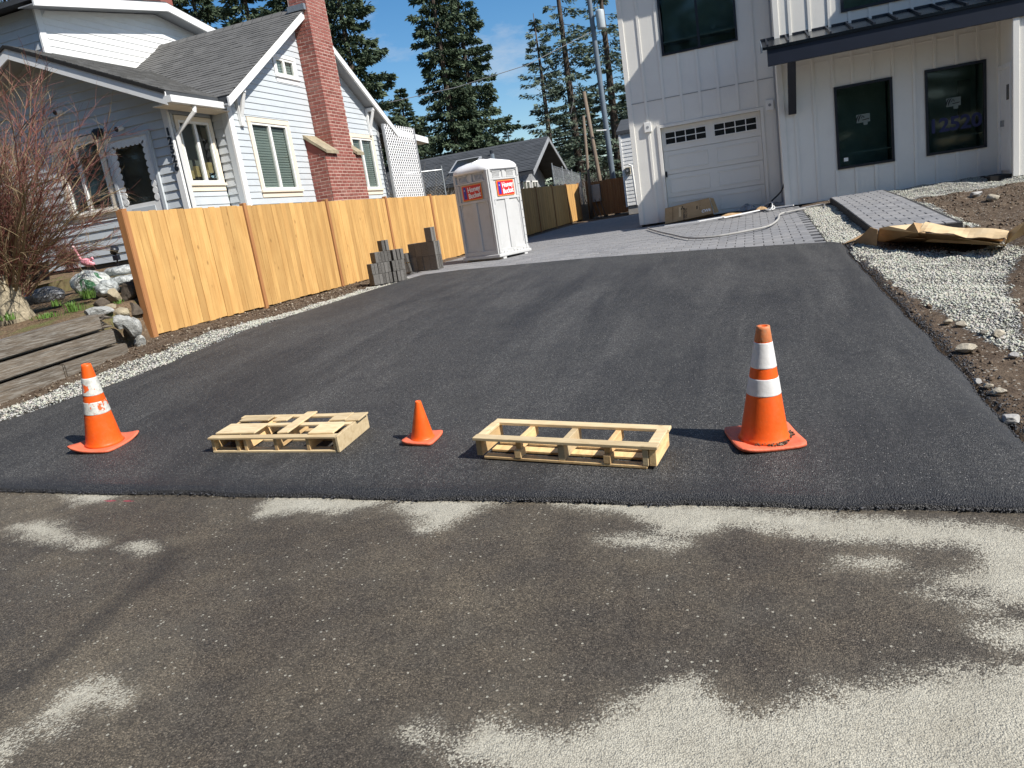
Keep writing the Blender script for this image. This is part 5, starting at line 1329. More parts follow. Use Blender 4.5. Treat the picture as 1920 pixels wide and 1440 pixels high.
def build_cone(label, x, y, z, h, r0, r1, plate, turn, lean, bands, body_m, base_m, tip_m=None, band_m=None, curl=.03, dirt=False, group='traffic cones across the driveway'):
    R = frame_on_ground(x, y, lean, turn); o = np.array([x, y, z])
    T = thing('traffic_cone', label, 'traffic cone', o, group)
    # base plate: rounded square with curled corners and a rim
    n = 40; vs = []; rings = [(.60, .018), (.86, .020), (1.0, .020), (1.015, .012), (1.0, 0.0), (.6, .0)]
    for k, zz in rings:
        for i in range(n):
            a = 2*math.pi*i/n; p = 9; ca, sa = math.cos(a), math.sin(a); r = plate/2*k/((abs(ca)**p+abs(sa)**p)**(1/p))
            cr = max(0, r/(plate/2)-.95)*curl*(1+.5*math.sin(a*2+turn*3))
            vs.append(o+R@np.array([r*ca, r*sa, zz+cr+.004]))
    m = len(rings); fs = [(i*n+j, i*n+(j+1) % n, (i+1)*n+(j+1) % n, (i+1)*n+j) for i in range(m-1) for j in range(n)]
    mb = MB().add(vs, [f[::-1] for f in fs]+[tuple(range(n)), tuple(range((m-1)*n, m*n))[::-1]])
    build(mb, 'base', base_m, T, smooth=True)
    rad = lambda f: r1+(r0-r1)*f                                   # f = 0 at the tip, 1 at the base
    Z = lambda f: .02+(h-.02)*(1-f)
    prof = [(rad(1)*1.10, Z(1)), (rad(.985)*1.02, Z(.975))]+[(rad(f), Z(f)) for f in np.linspace(.95, .02, 14)]+[(rad(0)*.97, Z(0)), (rad(0)*.68, Z(0)), (rad(0)*.6, Z(0)-.03), (.001, Z(0)-.032)]
    b = build(MB().lathe(prof, o, 40, R), 'body', body_m, T, smooth=True)
    for k, (fa, fb) in enumerate(bands):
        g = .0022; pr = [(rad(fb)+.0002, Z(fb)), (rad(fb)+g, Z(fb)+.002)]+[(rad(f)+g, Z(f)) for f in np.linspace(fb-.01, fa+.01, 6)]+[(rad(fa)+g, Z(fa)-.002), (rad(fa)+.0002, Z(fa))]
        build(MB().lathe(pr, o, 40, R, cap=False), 'reflective_band', band_m[k], T, smooth=True)
    if tip_m:
        g = .0015; pr = [(rad(.125)+.0002, Z(.125)), (rad(.12)+g, Z(.12)), (rad(.02)+g, Z(.02)), (rad(0)+g, Z(0)+.001), (rad(0)*.7, Z(0)+.0015)]
        build(MB().lathe(pr, o, 40, R, cap=False), 'scuffed_tip', tip_m, T, smooth=True)
    if dirt:
        r = np.random.default_rng(5); k = 260; a = -1.9+r.random(k)*2.5; q = plate/2*(.66+.05*np.sin(a*5)+.18*r.random(k)**2)
        pts = np.array([o+R@np.array([q[i]*math.cos(a[i]-turn), q[i]*math.sin(a[i]-turn), .030]) for i in range(k)])
        V, Fc = stones_np(pts, .004+.007*r.random(k), 6); ob = bpy.data.objects.new('grit', np_mesh('grit', V-o, Fc, M['clod'])); ob.parent = T; COL.objects.link(ob); tag(ob, kind='stuff')
    return T

def build_cones():
    pr = og(1434, 838); pm_ = og(795, 836); pl = og(200, 843)
    zz = lambda p: float(zg(p[0], p[1]))+.045
    build_cone('tall clean orange traffic cone with two smooth white bands and a dusty tip', pr[0], pr[1], zz(pr), .715, .142, .036, .40, .30, (.015, .0), [(.132, .349), (.439, .585)], M['orange'], M['orange_faded'], M['orange_tip'], [M['reflect'], M['reflect']], .035, True)
    build_cone('small plain orange traffic cone without bands standing between the two pallets', pm_[0], pm_[1], zz(pm_), .292, .082, .020, .235, -.03, (.05, .0), [], M['orange'], M['orange_faded'], None, None, .02)
    build_cone('leaning battered orange traffic cone with torn scuffed white bands near the gravel edge', pl[0], pl[1], zz(pl), .690, .138, .036, .40, .08, (.075, .02), [(.16, .37), (.45, .60)], M['orange'], M['orange_faded'], None, [M['reflect_torn'], M['reflect_torn']], .06)
build_cones()

def build_pallets():
    # left pallet: deck boards broken away, low
    def frame(fl, fr, bl):
        o = np.array(fl); ex = np.array(fr)-o; L = np.linalg.norm(ex); ex /= L; ey = np.array(bl)-o; ey -= ex*(ey@ex); D = np.linalg.norm(ey); ey /= D
        return o, ex, ey, np.cross(ex, ey), L, D
    def dz(p, e=.045): return np.array([p[0], p[1], float(zg(p[0], p[1]))+e])
    a, b = og(403, 860), og(636, 860); t = onZ(478, 795, .37)
    o, ex, ey, ez, L, D = frame(dz(a), dz(b), dz((t[0]+.07, t[1]+.10)))
    T = thing('wooden_pallet', 'broken pale wooden pallet with missing deck boards, beside the small cone', 'pallet', o+ex*L/2+ey*D/2, 'wooden pallets on the new asphalt')
    W = M['pallet']; Y_ = M['pallet_y']
    def pc(name, x0, x1, y0, y1, z0, z1, m, skew=0.0):
        mb = MB().pbox(o+ex*x0+ey*y0+ez*z0, ex*(x1-x0)+ey*skew, ey*(y1-y0), ez*(z1-z0)); return build(mb, name, m, T, bevel=.0025)
    hh = .125; t_ = .016
    for x in (0, .215, .285, .545, .815, L-.028): pc('stringer', x, x+.027, .004, D-.004, t_+.001, hh-t_-.001, Y_)
    pc('end_plank', L+.001, L+.022, -.005, D+.005, .002, hh, W)
    for y, w in ((0, .075), (D*.45, .08), (D-.075, .075)): pc('bottom_board', 0, L, y, y+w, 0, t_, W)
    for y, w in ((-.012, .06), (D*.5, .05), (D-.055, .055)): pc('top_board', -.01, L+.01, y, y+w, hh-t_, hh, W, .004)
    for x, y0, y1, w in ((.02, .05, .22, .34), (.56, .05, .47, .085), (.83, .03, .20, .20), (.05, .30, D-.06, .26), (.36, .29, D-.05, .12), (.86, .28, D-.03, .13), (1.0, .27, D-.03, .11)):
        pc('deck_board', x, x+w, y0, y1, hh+.001, hh+.014, W, .01)
    # right pallet: open crate-like frame tipped slightly
    tl, tr, bl = og(889, 822, .19), og(1228, 838, .19), og(930, 784, .20)
    base = dz(tl); o, ex, ey, ez, L, D = frame(dz(tl, .055), dz(tr, .05), dz(bl, .05))
    T = thing('wooden_pallet', 'open frame wooden pallet with bare crossbars, between the small cone and the tall cone', 'pallet', o+ex*L/2+ey*D/2, 'wooden pallets on the new asphalt')
    hh = .145
    for k, x in enumerate((.0, .27, .565, .855, L-.045)):
        if k in (1, 3):
            pc('stringer', x, x+.036, .03, D-.004, .055, hh-.02, Y_); pc('block', x, x+.045, -.002, .08, .018, .07, Y_)
        else: pc('stringer', x, x+.042, .004, D-.004, .018, hh-.02, W if k == 2 else Y_)
    pc('end_block', L-.085, L-.05, .0, .06, .018, hh-.022, W)
    pc('top_board', -.012, L+.008, -.012, .058, hh-.02, hh, W, .004); pc('top_board', 0, L+.012, D-.055, D+.015, hh-.02, hh, W, -.004)
    pc('top_board', -.006, .050, .06, D-.057, hh-.021, hh-.001, W); pc('top_board', L-.062, L+.004, .06, D-.057, hh-.021, hh-.001, W)
    for y, w in ((.0, .06), (.12, .075), (.24, .06), (D-.06, .06)): pc('bottom_board', .05, L-.06, y, y+w, 0, .017, Y_)
build_pallets()

# ================================================================== STACKED PAVERS BY THE FENCE
def build_stacks():
    rr = random.Random(23)
    mb = MB().bb(-.03, .03, -.15, .15, 0, .20)
    me = mesh_from('stacked_paver', mb.v, mb.f, bevel=.004, mat=M['paver_d'])
    cnt = 0
    def put(p, rot, label, group):
        piece('stacked_paver', me, p, None, rot); o = COL.objects[-1]; tag(o, label, 'paver', group)
    low = 'grey paver on edge in the low stepped stack against the cedar fence'
    g1 = 'pavers in the low stepped stack'
    x0, y0 = -6.97, 12.93; t = math.radians(-26)           # row direction (image left to right)
    ux, uy = math.cos(t+math.pi/2), math.sin(t+math.pi/2)
    ux, uy = .72, .69
    z = lambda x, y: float(zg(x, y))+.02
    ang = math.atan2(uy, ux)
    n0 = 0
    for row in range(2):
        for i in range(10):
            d = (i-1)*.0655+(.03 if i > 5 else 0); x, y = x0+ux*d, y0+uy*d
            put((x+rr.uniform(-.01, .01), y, z(x, y)+row*.203), (0, 0, ang+rr.uniform(-.04, .04)), ('grey paver on edge in the bottom row of the low stepped stack by the fence', 'grey paver on edge in the second row of the low stepped stack by the fence')[row], g1)
    for i in range(5):
        d = (i+1)*.0655; x, y = x0-.02+ux*d, y0+uy*d
        put((x, y, z(x, y)+.406), (0, 0, ang+rr.uniform(-.05, .05)), 'grey paver on edge in the third row of the low stepped stack by the fence', g1)
    for i in range(3):
        d = (i+6)*.072; x, y = x0+ux*d, y0+uy*d
        put((x-.02, y, z(x, y)+.406), (0, 0, ang+rr.uniform(-.05, .05)), 'grey paver at the right end of the third row of the low stepped stack', g1)
    for i in range(2):
        d = (i+4)*.075; x, y = x0-.06+ux*d, y0+uy*d
        put((x-.02, y, z(x, y)+.609), (0, 0, ang+rr.uniform(-.05, .05)), 'grey paver on top of the low stepped stack by the fence', g1)
    # taller stack, faces turned to the road, left end leaning
    tall = 'dark paver in the tall stack between the low stack and the portable toilet'
    g2 = 'pavers in the tall stack'
    bx, by = -7.34, 15.38; a2 = math.radians(-20)
    cx, cy = math.cos(a2), math.sin(a2)
    fr = math.pi/2+a2
    mb2 = MB().bb(-.10, .10, -.03, .03, 0, .30)
    me2 = mesh_from('stacked_paver', mb2.v, mb2.f, bevel=.004, mat=M['paver_d'])
    for dep in range(3):
        for col in range(4):
            for row in range(2):
                x = bx+.08+col*.203*cx-dep*.062*cy; y = by+col*.203*cy+dep*.064
                piece('stacked_paver', me2, (x, y+rr.uniform(-.006, .006), z(x, y)+row*.303), None, (0, 0, a2+rr.uniform(-.03, .03))); tag(COL.objects[-1], ('dark paver standing face on in the lower row of the tall stack beside the toilet', 'dark paver standing face on in the upper row of the tall stack beside the toilet')[row], 'paver', g2)
        x = bx+.08+3*.203*cx; y = by+3*.203*cy+dep*.064
        piece('stacked_paver', me2, (x-.02, y, z(x, y)+.607), None, (0, 0, a2)); tag(COL.objects[-1], 'single dark paver standing up highest at the right of the tall stack', 'paver', g2)
    for i in range(6):                                       # leaning slabs on the left end
        for row in range(2):
            d = i*.056; x = bx-.30+d; y = by-.02
            piece('stacked_paver', me, (x+row*-.03, y+.05, z(x, y)+row*.215), None, (0, -.16, rr.uniform(-.04, .04))); tag(COL.objects[-1], 'dark paver leaning sideways at the left end of the tall stack', 'paver', g2)
build_stacks()

# ================================================================== CARDBOARD, CABLES, LITTER BY THE GARAGE
def build_card():
    y = 19.78
    q = [onY(*p, y) for p in ((1247, 420), (1337, 400), (1329, 371), (1246, 391))]
    # box face tilted back against the door
    bl, br, tr, tl = [np.array(p, float) for p in q]
    tl = tl+np.array([0, .12, 0]); tr = tr+np.array([0, .12, 0])
    ex = (br-bl)/np.linalg.norm(br-bl); up = (tl-bl)/np.linalg.norm(tl-bl); n = np.cross(ex, up); n /= np.linalg.norm(n)   # n points to the road
    back = -n*.30
    Bx = thing('cardboard_box', 'long brown cardboard carton with printed emblem lying open in front of the garage door', 'cardboard box', bl)
    th = .006
    def sheet(name, pts, vec, m=None, parent=None): return build(MB().prism(pts, vec), name, m or M['card'], parent or Bx)
    f = sheet('front_panel', [bl, br, tr, tl], -n*th)
    sheet('top_panel', [tl, tr, tr+back, tl+back], -up*th); sheet('bottom_panel', [bl, br, br+back, bl+back], up*th)
    sheet('back_panel', [bl+back, br+back, tr+back, tl+back], -n*th); sheet('end_panel', [bl, tl, tl+back, bl+back], ex*th)
    fl = np.array(onY(1348, 398, y+.1)); fl2 = np.array(onY(1338, 372, y+.2))
    sheet('open_flap', [tr+np.array([.01, .05, 0]), fl2+np.array([.0, 0, 0]), fl, br+np.array([.03, .05, .0])], np.array([0, th, 0]), M['card'])
    P = lambda u, v: bl+(br-bl)*u+(tl-bl)*v+n*.0015
    L = np.linalg.norm(br-bl); Hh = np.linalg.norm(tl-bl)
    build(MB().prism([P(.16, .05), P(.17, .05), P(.17, .95), P(.16, .95)], n*.001), 'tape_edge', M['brownprint'], f)
    # three-diamond emblem and lettering printed up the panel
    cx, cy = .37, .76
    mb = MB()
    for a in (90, 210, 330):
        a = math.radians(a+4); d = np.array([math.cos(a), math.sin(a)]); s_ = np.array([-d[1], d[0]]); l = .052
        pts = [np.array([0, 0]), d*l*.5+s_*l*.29, d*l, d*l*.5-s_*l*.29]
        mb.prism([P(cx, cy)+ex*p[0]*1.15+up*p[1]*1.15 for p in pts], n*.001)
    build(mb, 'emblem', M['blackprint'], f)
    lay_text('lettering', 'MITSUBISHI', .062, P(.40, .36), -up, ex, M['blackprint'], f, .002, .0005)
    lay_text('lettering', 'ELECTRIC', .062, P(.445, .36), -up, ex, M['brownprint'], f, .002, .0005)
    build(MB().prism([P(.295, .25), P(.335, .25), P(.33, .88), P(.29, .88)], n*.001), 'pale_label', M['card_l'], f)
    mb = MB()
    for (u, v, w, h) in ((.655, .60, .03, .22), (.72, .84, .035, .05), (.725, .70, .02, .06), (.72, .52, .008, .18), (.712, .42, .05, .012), (.70, .95, .03, .02)):
        mb.prism([P(u, v-h/2), P(u+w, v-h/2), P(u+w, v+h/2), P(u, v+h/2)], n*.001)
    build(mb, 'handling_symbols', M['brownprint'], f)
    lay_text('lettering', 'CW6', .10, P(.86, .27), ex, up, M['whiteprint'], f, .004, .0005)

    # crushed sheet of cardboard on the gravel
    S = thing('flattened_cardboard', 'long crumpled sheet of tan cardboard lying across gravel by the walkway', 'cardboard sheet', og(1750, 450))
    def panel(name, pts, m=None, t=.008):
        pts = [np.array(p, float) for p in pts]; nn = np.cross(pts[1]-pts[0], pts[2]-pts[0]); nn /= np.linalg.norm(nn)+1e-9
        if nn[2] < 0: nn = -nn
        build(MB().prism(pts, -nn*t), name, m or M['card_l'], S)  # sunlit panels take the pale card, shaded ones are passed the darker card
    A = [og(1722, 436, .24), og(1886, 447, .22), og(1892, 434, .26), og(1735, 418, .30)]
    nA = 14
    top = np.array(A[3]); 
    mb = MB(); rows = 3
    for i in range(nA+1):
        u = i/nA; f_ = np.array(A[0])*(1-u)+np.array(A[1])*u; b_ = np.array(A[3])*(1-u)+np.array(A[2])*u
        for j in range(rows+1):
            v = j/rows; p = f_*(1-v)+b_*v; p[2] += .018*math.sin(u*7+v*2)+.012*math.sin(u*19)*(1-v); mb.v.append(tuple(p))
    for i in range(nA):
        for j in range(rows): a = i*(rows+1)+j; mb.f.append((a, a+rows+1, a+rows+2, a+1))
    k = len(mb.v); mb.v += [(p[0], p[1], p[2]-.008) for p in mb.v[:k]]; mb.f += [tuple(q+k for q in f[::-1]) for f in mb.f[:nA*rows]]
    build(mb, 'upper_sheet', M['card_l'], S, smooth=False)
    g = lambda x, y, o=.01: og(x, y, o)
    panel('right_flap', [A[1], og(1884, 458, .10), og(1925, 436, .22), og(1925, 412, .42), A[2]])
    panel('lower_sheet', [g(1735, 452, .05), g(1886, 460, .05), A[1]-np.array([0, 0, .07]), og(1760, 441, .14)])
    panel('left_sheet', [og(1648, 428, .26), og(1722, 436, .24), og(1735, 418, .30), og(1666, 424, .30)])
    panel('torn_flap', [og(1698, 431, .27), og(1713, 417, .38), og(1729, 419, .34), og(1722, 436, .25)], M['card'])
    sh = np.array([.05, .42, 0]); panel('front_wall', [og(1645, 463, .0)+sh, og(1650, 428, .25)+sh*.15, og(1722, 437, .23)+sh*.15, og(1735, 462, .0)+sh], M['card'])  # shade below the upper sheet is put into the darker card colour
    panel('front_wall', [og(1735, 460, .02)+sh, og(1722, 437, .22)+sh*.15, og(1886, 448, .20)+sh*.15, og(1884, 462, .02)+sh], M['card'])
    panel('end_triangle', [g(1601, 457), og(1632, 426, .28), og(1646, 430, .26), og(1644, 464, .0)], M['card'])
    panel('left_tail', [g(1577, 458, .01), og(1632, 441, .06), og(1632, 430, .16), og(1602, 450, .06)], M['card'])
    panel('inner_sheet', [og(1650, 440, .14), og(1735, 448, .12), og(1735, 425, .16), og(1668, 426, .16)], M['card'])
    panel('white_lining', [og(1765, 447, .08), og(1800, 452, .07), og(1840, 449, .10), og(1800, 444, .12)], M['vinyl'], .003)
build_card()

def cable(name, label, pts, r, m, cat='cable', group=None):
    P = [Vector([float(c) for c in p]) for p in pts]; out = []
    for i in range(len(P)-1):
        p0, p1, p2, p3 = P[max(i-1, 0)], P[i], P[i+1], P[min(i+2, len(P)-1)]
        for k in range(8):
            t = k/8; out.append(.5*((2*p1)+(p2-p0)*t+(2*p0-5*p1+4*p2-p3)*t*t+(3*p1-p0-3*p2+p3)*t**3))
    out.append(P[-1])
    return tag(build(MB().tube([list(p) for p in out], r, 6), name, m, smooth=True), label, cat, group)

def build_litter():
    g = lambda x, y, o=.05: og(x, y, o)
    cable('hose', 'pale hose looping over the grey pavers in front of the garage', [g(1215, 428), g(1235, 434), g(1262, 440), g(1285, 445), g(1310, 446), g(1350, 442), g(1400, 433), g(1440, 424), g(1458, 412), g(1462, 402), g(1480, 397), g(1510, 391)], .022, M['concrete'], 'hose')
    cable('power_cord', 'grey cord lying along the base of the white wall and down into the gravel', [g(1472, 399), g(1505, 390), g(1530, 385), g(1544, 383), g(1546, 389, .02), g(1543, 396, .01), g(1536, 398, .01)], .016, M['cablegrey'])
    cable('cable_coil', 'loose coil of white cable beside the garage door jamb', [g(1427, 391), g(1433, 384, .1), g(1446, 379, .16), g(1448, 386, .12), g(1445, 393, .05), g(1432, 391), g(1440, 394), g(1452, 391), g(1450, 386, .1), g(1445, 392)], .013, M['cablewhite'])
    a = onY(1474, 327, 19.6)
    cable('black_cable', 'black cable hanging from a wall tap down to the pavers by the garage corner', [a, a+np.array([-.12, -.02, -.35]), np.array(onY(1447, 377, 19.9)), g(1441, 388)], .018, M['rubberblack'])
    tag(build(MB().tube([a+np.array([-.05, 0, .03]), a+np.array([.05, -.03, 0])], .02, 6).tube([a+np.array([-.06, -.03, .01]), a+np.array([-.06, -.03, -.07])], .014, 6), 'wall_tap', M['galv']), 'small metal tap on the white corner board above a black cable', 'tap')
    for k, (x0, y0, x1, y1) in enumerate(((1246, 425, 1312, 416), (1308, 416, 1360, 407), (1358, 409, 1425, 395), (1440, 392, 1487, 386))):
        p, q = g(x0, y0, .052), g(x1, y1, .052); d = q-p; s = np.cross(d, [0, 0, 1]); s /= np.linalg.norm(s)
        tag(build(MB().prism([p, q, q+s*-.07, p+s*-.07], (0, 0, .025)), 'trim_offcut', M['white']),
            ('thin white trim board under the cardboard carton', 'white trim strip right of the carton along the garage sill', 'bent white trim strip below the grey plastic bag', 'white trim board end at the corner of the wall')[k], 'trim board', 'white trim boards along the garage sill')
    rr = random.Random(5)
    def crumple(name, label, c, sx, sy, sz, m, cat):
        mb = MB(); n = 9
        for i in range(n):
            for j in range(n):
                u, v = i/(n-1)-.5, j/(n-1)-.5
                mb.v.append((c[0]+u*sx, c[1]+v*sy, c[2]+sz*max(0, 1-4*max(u*u, v*v))*(.5+rr.random()*.6)))
        mb.f = [(i*n+j, (i+1)*n+j, (i+1)*n+j+1, i*n+j+1) for i in range(n-1) for j in range(n-1)]
        tag(build(mb, name, m), label, cat)
    crumple('plastic_bag', 'crumpled grey plastic bag lying at the foot of the garage door', g(1402, 394, .03), .45, .3, .16, M['bag_grey'], 'plastic bag')
    crumple('plastic_sheet', 'flat grey plastic sheet by the garage door jamb behind the white cable', g(1455, 386, .03), .8, .3, .10, M['bag_grey'], 'plastic sheet')
    crumple('packing_paper', 'torn brown packing paper on the pavers right of the carton', g(1372, 404, .05), .55, .22, .07, M['card'], 'paper')
    crumple('brown_scrap', 'small brown scrap under the white cable coil', g(1428, 393, .05), .28, .16, .08, M['card'], 'paper')
build_litter()

# ================================================================== FRONT YARD OF THE GREY HOUSE
def rock(name, label, c, size, m, seed, group=None, cat='rock', flat=1.0, turn=0.0):
    bm = bmesh.new(); bmesh.ops.create_icosphere(bm, subdivisions=3, radius=1)
    r = np.random.default_rng(seed); D = r.normal(size=(9, 3)); D /= np.linalg.norm(D, axis=1)[:, None]; cut = .45+.4*r.random(9)
    co = np.array([v.co for v in bm.verts])
    for d, k in zip(D, cut):
        e = co@d-k; co = co-np.clip(e, 0, None)[:, None]*d*.97
    co = co+.035*r.normal(size=co.shape)*.4
    co = co*np.array(size)/2; co = co@rotz(turn).T
    f = [tuple(v.index for v in p.verts) for p in bm.faces]; bm.free()
    mb = MB(); mb.v = [tuple(q) for q in co+np.array(c)]; mb.f = f
    return tag(build(mb, name, m), label, cat, group)

def build_yard():
    # stacked landscape timbers
    W = thing('timber_wall', 'low retaining wall of stacked weathered timbers left of the battered cone', 'retaining wall', (-7.9, 6.0, .6))
    xf = -7.80
    e1, e2, e3 = onX(196, 600, xf)[1], onX(221, 632, xf)[1], onX(240, 648, xf)[1]
    for k, (ye, zt, x, h) in enumerate(((float(e3), .80, xf, .22), (float(e2), 1.01, xf-.03, .20), (float(e1), 1.23, xf-.06, .21))):
        sl = .055; ys = 2.6
        seg = [(ys, ye)] if k else [(ys, ye-1.0), (ye-.99, ye)]
        for a, b in seg:
            z = lambda y: zt-(ye-y)*sl
            mb = MB().prism([(x, a, z(a)), (x, b, z(b)), (x, b, z(b)-h+.012), (x, a, z(a)-h+.012)], (-.22, 0, 0))
            build(mb, 'timber', M['timber'], W, bevel=.016, seg=2)
    # shattered end of the top timber
    rr = random.Random(4)
    e = np.array([xf-.12, float(e1)+.03, 1.13]); mb = MB()
    for i in range(9):
        q = e+np.array([rr.uniform(-.08, .08), 0, rr.uniform(-.09, .08)]); mb.tube([q, q+np.array([rr.uniform(-.02, .02), rr.uniform(.06, .17), rr.uniform(-.05, .02)])], [.028, .006], 5)
    build(mb, 'splintered_end', M['timber'], W)
    # rocks at the end of the timbers
    for i, (px, py, X, sz, m, lab) in enumerate((
        (214, 556, -8.55, (.26, .24, .24), 'rock_tan', 'rounded tan rock in front of the white sacks'), (245, 548, -8.35, (.34, .3, .30), 'rock_dark', 'large dark brown rock against the end of the cedar fence'),
        (182, 584, -8.22, (.46, .36, .16), 'rock_grey', 'flat speckled grey rock behind the splintered timber end'), (232, 585, -8.15, (.30, .26, .16), 'rock_tan', 'olive flat topped rock right of the speckled rock'),
        (207, 576, -8.30, (.20, .2, .14), 'rock_tan', 'small tan rock wedged between the speckled and olive rocks'), (190, 567, -8.42, (.22, .22, .14), 'rock_dark', 'brown rock behind the speckled grey rock'),
        (250, 612, -7.95, (.20, .26, .34), 'rock_grey', 'upright pointed grey rock leaning by the fence end post'), (243, 612, -7.82, (.16, .26, .30), 'rock_grey', 'pale jagged rock in front of the pointed rock'),
        (224, 606, -7.92, (.20, .22, .22), 'rock_grey', 'pale grey rock beside the splintered timber end'), (262, 640, -7.86, (.16, .16, .18), 'rock_grey', 'grey stone at the foot of the jagged rock'),
        (252, 580, -8.18, (.24, .3, .3), 'rock_dark', 'dark rock in the shade behind the fence end post'))):
        c = onX(px, py, X); rock('rock', lab, c, sz, M[m], 50+i, 'rocks at the end of the timber wall', turn=i*.7)
    # cobbles in the dirt right of the driveway
    labs = ['round tan cobble, biggest in the bare dirt', 'white flat oval stone at the asphalt edge, nearest the road', 'tan cobble at the tip of the gravel', 'pinkish cobble high in the dirt by the black edge', 'brown cobble just left of the pinkish one', 'small white stone in the dirt', 'white pebble by the black asphalt edge', 'grey pebble beside the white pebble', 'pale pebble by the gravel tip', 'pale stone low on the dirt slope', 'cream stone lying on the dirt heap by the wall', 'tan stone right of the cream stone on the heap']
    for i, (px, py, s_) in enumerate(((1812, 657, .125), (1895, 789, .13), (1871, 629, .10), (1803, 609, .085), (1777, 605, .075), (1900, 668, .07), (1833, 717, .06), (1853, 725, .07), (1846, 624, .06), (1873, 737, .08), (1828, 367, .22), (1862, 373, .20))):
        c = og(px, py, .02, ground_z); f = .42 if i == 1 else .75
        rock('cobble', labs[i], c+np.array([0, 0, s_*.12]), (s_*1.25, s_, s_*f), M['cobble'] if i not in (1, 5, 6, 10) else M['concrete'], 80+i, 'cobbles in the dirt', 'stone', turn=i)
    # sacks
    def sack(name, label, c, L, Wd, Hh, turn, m, seed, lean=0.0, pinch=True):
        nu, nv = 28, 20; vs = []; r = np.random.default_rng(seed); ph = r.random(6)*6
        R = rotz(turn)@roty(lean)
        for i in range(nu+1):
            u = -1+2*i/nu; w = (1-abs(u)**3.2)**.55 if pinch else (1-u*u)**.5
            for j in range(nv):
                a = 2*math.pi*j/nv
                k = 1+.09*math.sin(5*u+ph[0])*math.sin(3*a+ph[1])+.05*math.sin(11*u+ph[2]+2*a)+.035*math.sin(7*a+ph[3])
                p = np.array([u*L/2, math.copysign(abs(math.cos(a))**.8, math.cos(a))*Wd/2*(w*.9+.1*(abs(u) < .999))*k, (math.copysign(abs(math.sin(a))**.9, math.sin(a)))*Hh/2*w*k])
                if p[2] < -Hh*.36: p[2] = -Hh*.36
                vs.append(np.array(c)+R@p)
        fs = [(i*nv+j, i*nv+(j+1) % nv, (i+1)*nv+(j+1) % nv, (i+1)*nv+j) for i in range(nu) for j in range(nv)]
        return tag(build(MB().add(vs, fs), name, M[m], smooth=True), label, 'sack', 'sacks in the planting bed')
    yz = lambda p, h: np.array([p[0], p[1], p[2]+h])
    b1 = onY(82, 556, 8.55); s1 = sack('garden_sack', 'long shiny grey plastic sack lying beside the pale tree trunk', b1, .62, .34, .26, .28, 'bag_grey', 1)
    b2 = onY(172, 532, 9.0); s2 = sack('garden_sack', 'bulging white and green plastic sack below the pink flamingo', b2, .62, .46, .40, .12, 'bag_green', 2, .15, False)
    b3 = onY(200, 538, 8.95); sack('garden_sack', 'crumpled clear plastic sack between the green sack and the flat white sacks', b3+np.array([.05, -.05, -.03]), .34, .3, .26, .5, 'bag_white', 7, -.2, False)
    b4 = onY(232, 524, 9.2); sack('garden_sack', 'flat white sack, lower of the two stacked by the fence end', b4+np.array([.0, 0, -.02]), .60, .40, .17, .1, 'bag_white', 3)
    b5 = onY(228, 508, 9.3); sack('garden_sack', 'flat white sack, upper of the two stacked by the fence end', b5, .58, .38, .16, .05, 'bag_white', 4)
    # flamingo
    f = onY(163, 492, 9.5)
    Fm = thing('flamingo_ornament', 'pink plastic flamingo lawn ornament sticking up behind the green sack', 'garden ornament', f-np.array([0, 0, .3]))
    mb = MB(); n = 12; prof = []
    vs = []; ax = np.array([.86, .1, -.12])
    Rb = rotz(.1)@roty(.35)
    mb = MB().lathe([(.005, -.13), (.035, -.11), (.062, -.05), (.068, .0), (.06, .06), (.03, .12), (.006, .15)], f, 16, Rb@roty(math.pi/2))
    build(mb, 'body', M['pink'], Fm, smooth=True)
    nk = [f+np.array([-.09, 0, .03]), f+np.array([-.12, 0, .09]), f+np.array([-.15, 0, .17]), f+np.array([-.17, -.01, .24])]
    build(MB().tube(nk, [.028, .020, .017, .017], 8), 'neck', M['pink'], Fm, smooth=True)
    h_ = nk[-1]; build(MB().tube([h_, h_+np.array([-.012, 0, .03]), h_+np.array([-.02, 0, .05])], [.019, .022, .008], 8), 'head', paint('pale pink plastic', (.85, .55, .52)), Fm, smooth=True)
    build(MB().tube([f+np.array([.08, 0, -.02]), f+np.array([.10, 0, .05]), f+np.array([.13, 0, .06]), f+np.array([.15, 0, .02])], [.02, .018, .016, .008], 8), 'tail', M['pink'], Fm, smooth=True)
    for dx in (-.015, .02): build(MB().tube([f+np.array([dx, 0, -.05]), f+np.array([dx, 0, -.4])], .006, 6), 'leg', M['steelgrey'], Fm)
    # spotlight on a stake
    s_ = onY(214, 470, 9.9)
    Sp = thing('garden_spotlight', 'black garden spotlight on a stake in front of the grey siding', 'garden light', s_-np.array([0, 0, .35]))
    build(MB().lathe([(.02, -.07), (.055, -.05), (.065, .05), (.06, .065)], s_, 14, roty(.9)@rotx(.3)), 'lamp_head', M['black_metal'], Sp, smooth=True)
    build(MB().tube([s_, s_+np.array([.02, 0, -.12]), s_+np.array([-.04, 0, -.4])], [.02, .014, .012], 6), 'stake', M['black_metal'], Sp)
    build(MB().bb(s_[0]-.04, s_[0]+.06, s_[1]-.03, s_[1]+.03, s_[2]-.16, s_[2]-.08), 'bracket', M['black_metal'], Sp)
    # black nursery pot and mossy edging board
    p = onY(72, 512, 9.2)
    tag(build(MB().lathe([(.13, -.13), (.17, .12), (.185, .12), (.185, .15), (.165, .15), (.155, .09), (.01, .08)], p, 20), 'plant_pot', M['pot']), 'black plastic plant pot under the bare shrubs', 'plant pot')
    a, b = onY(30, 545, 9.0), onY(135, 520, 9.6)
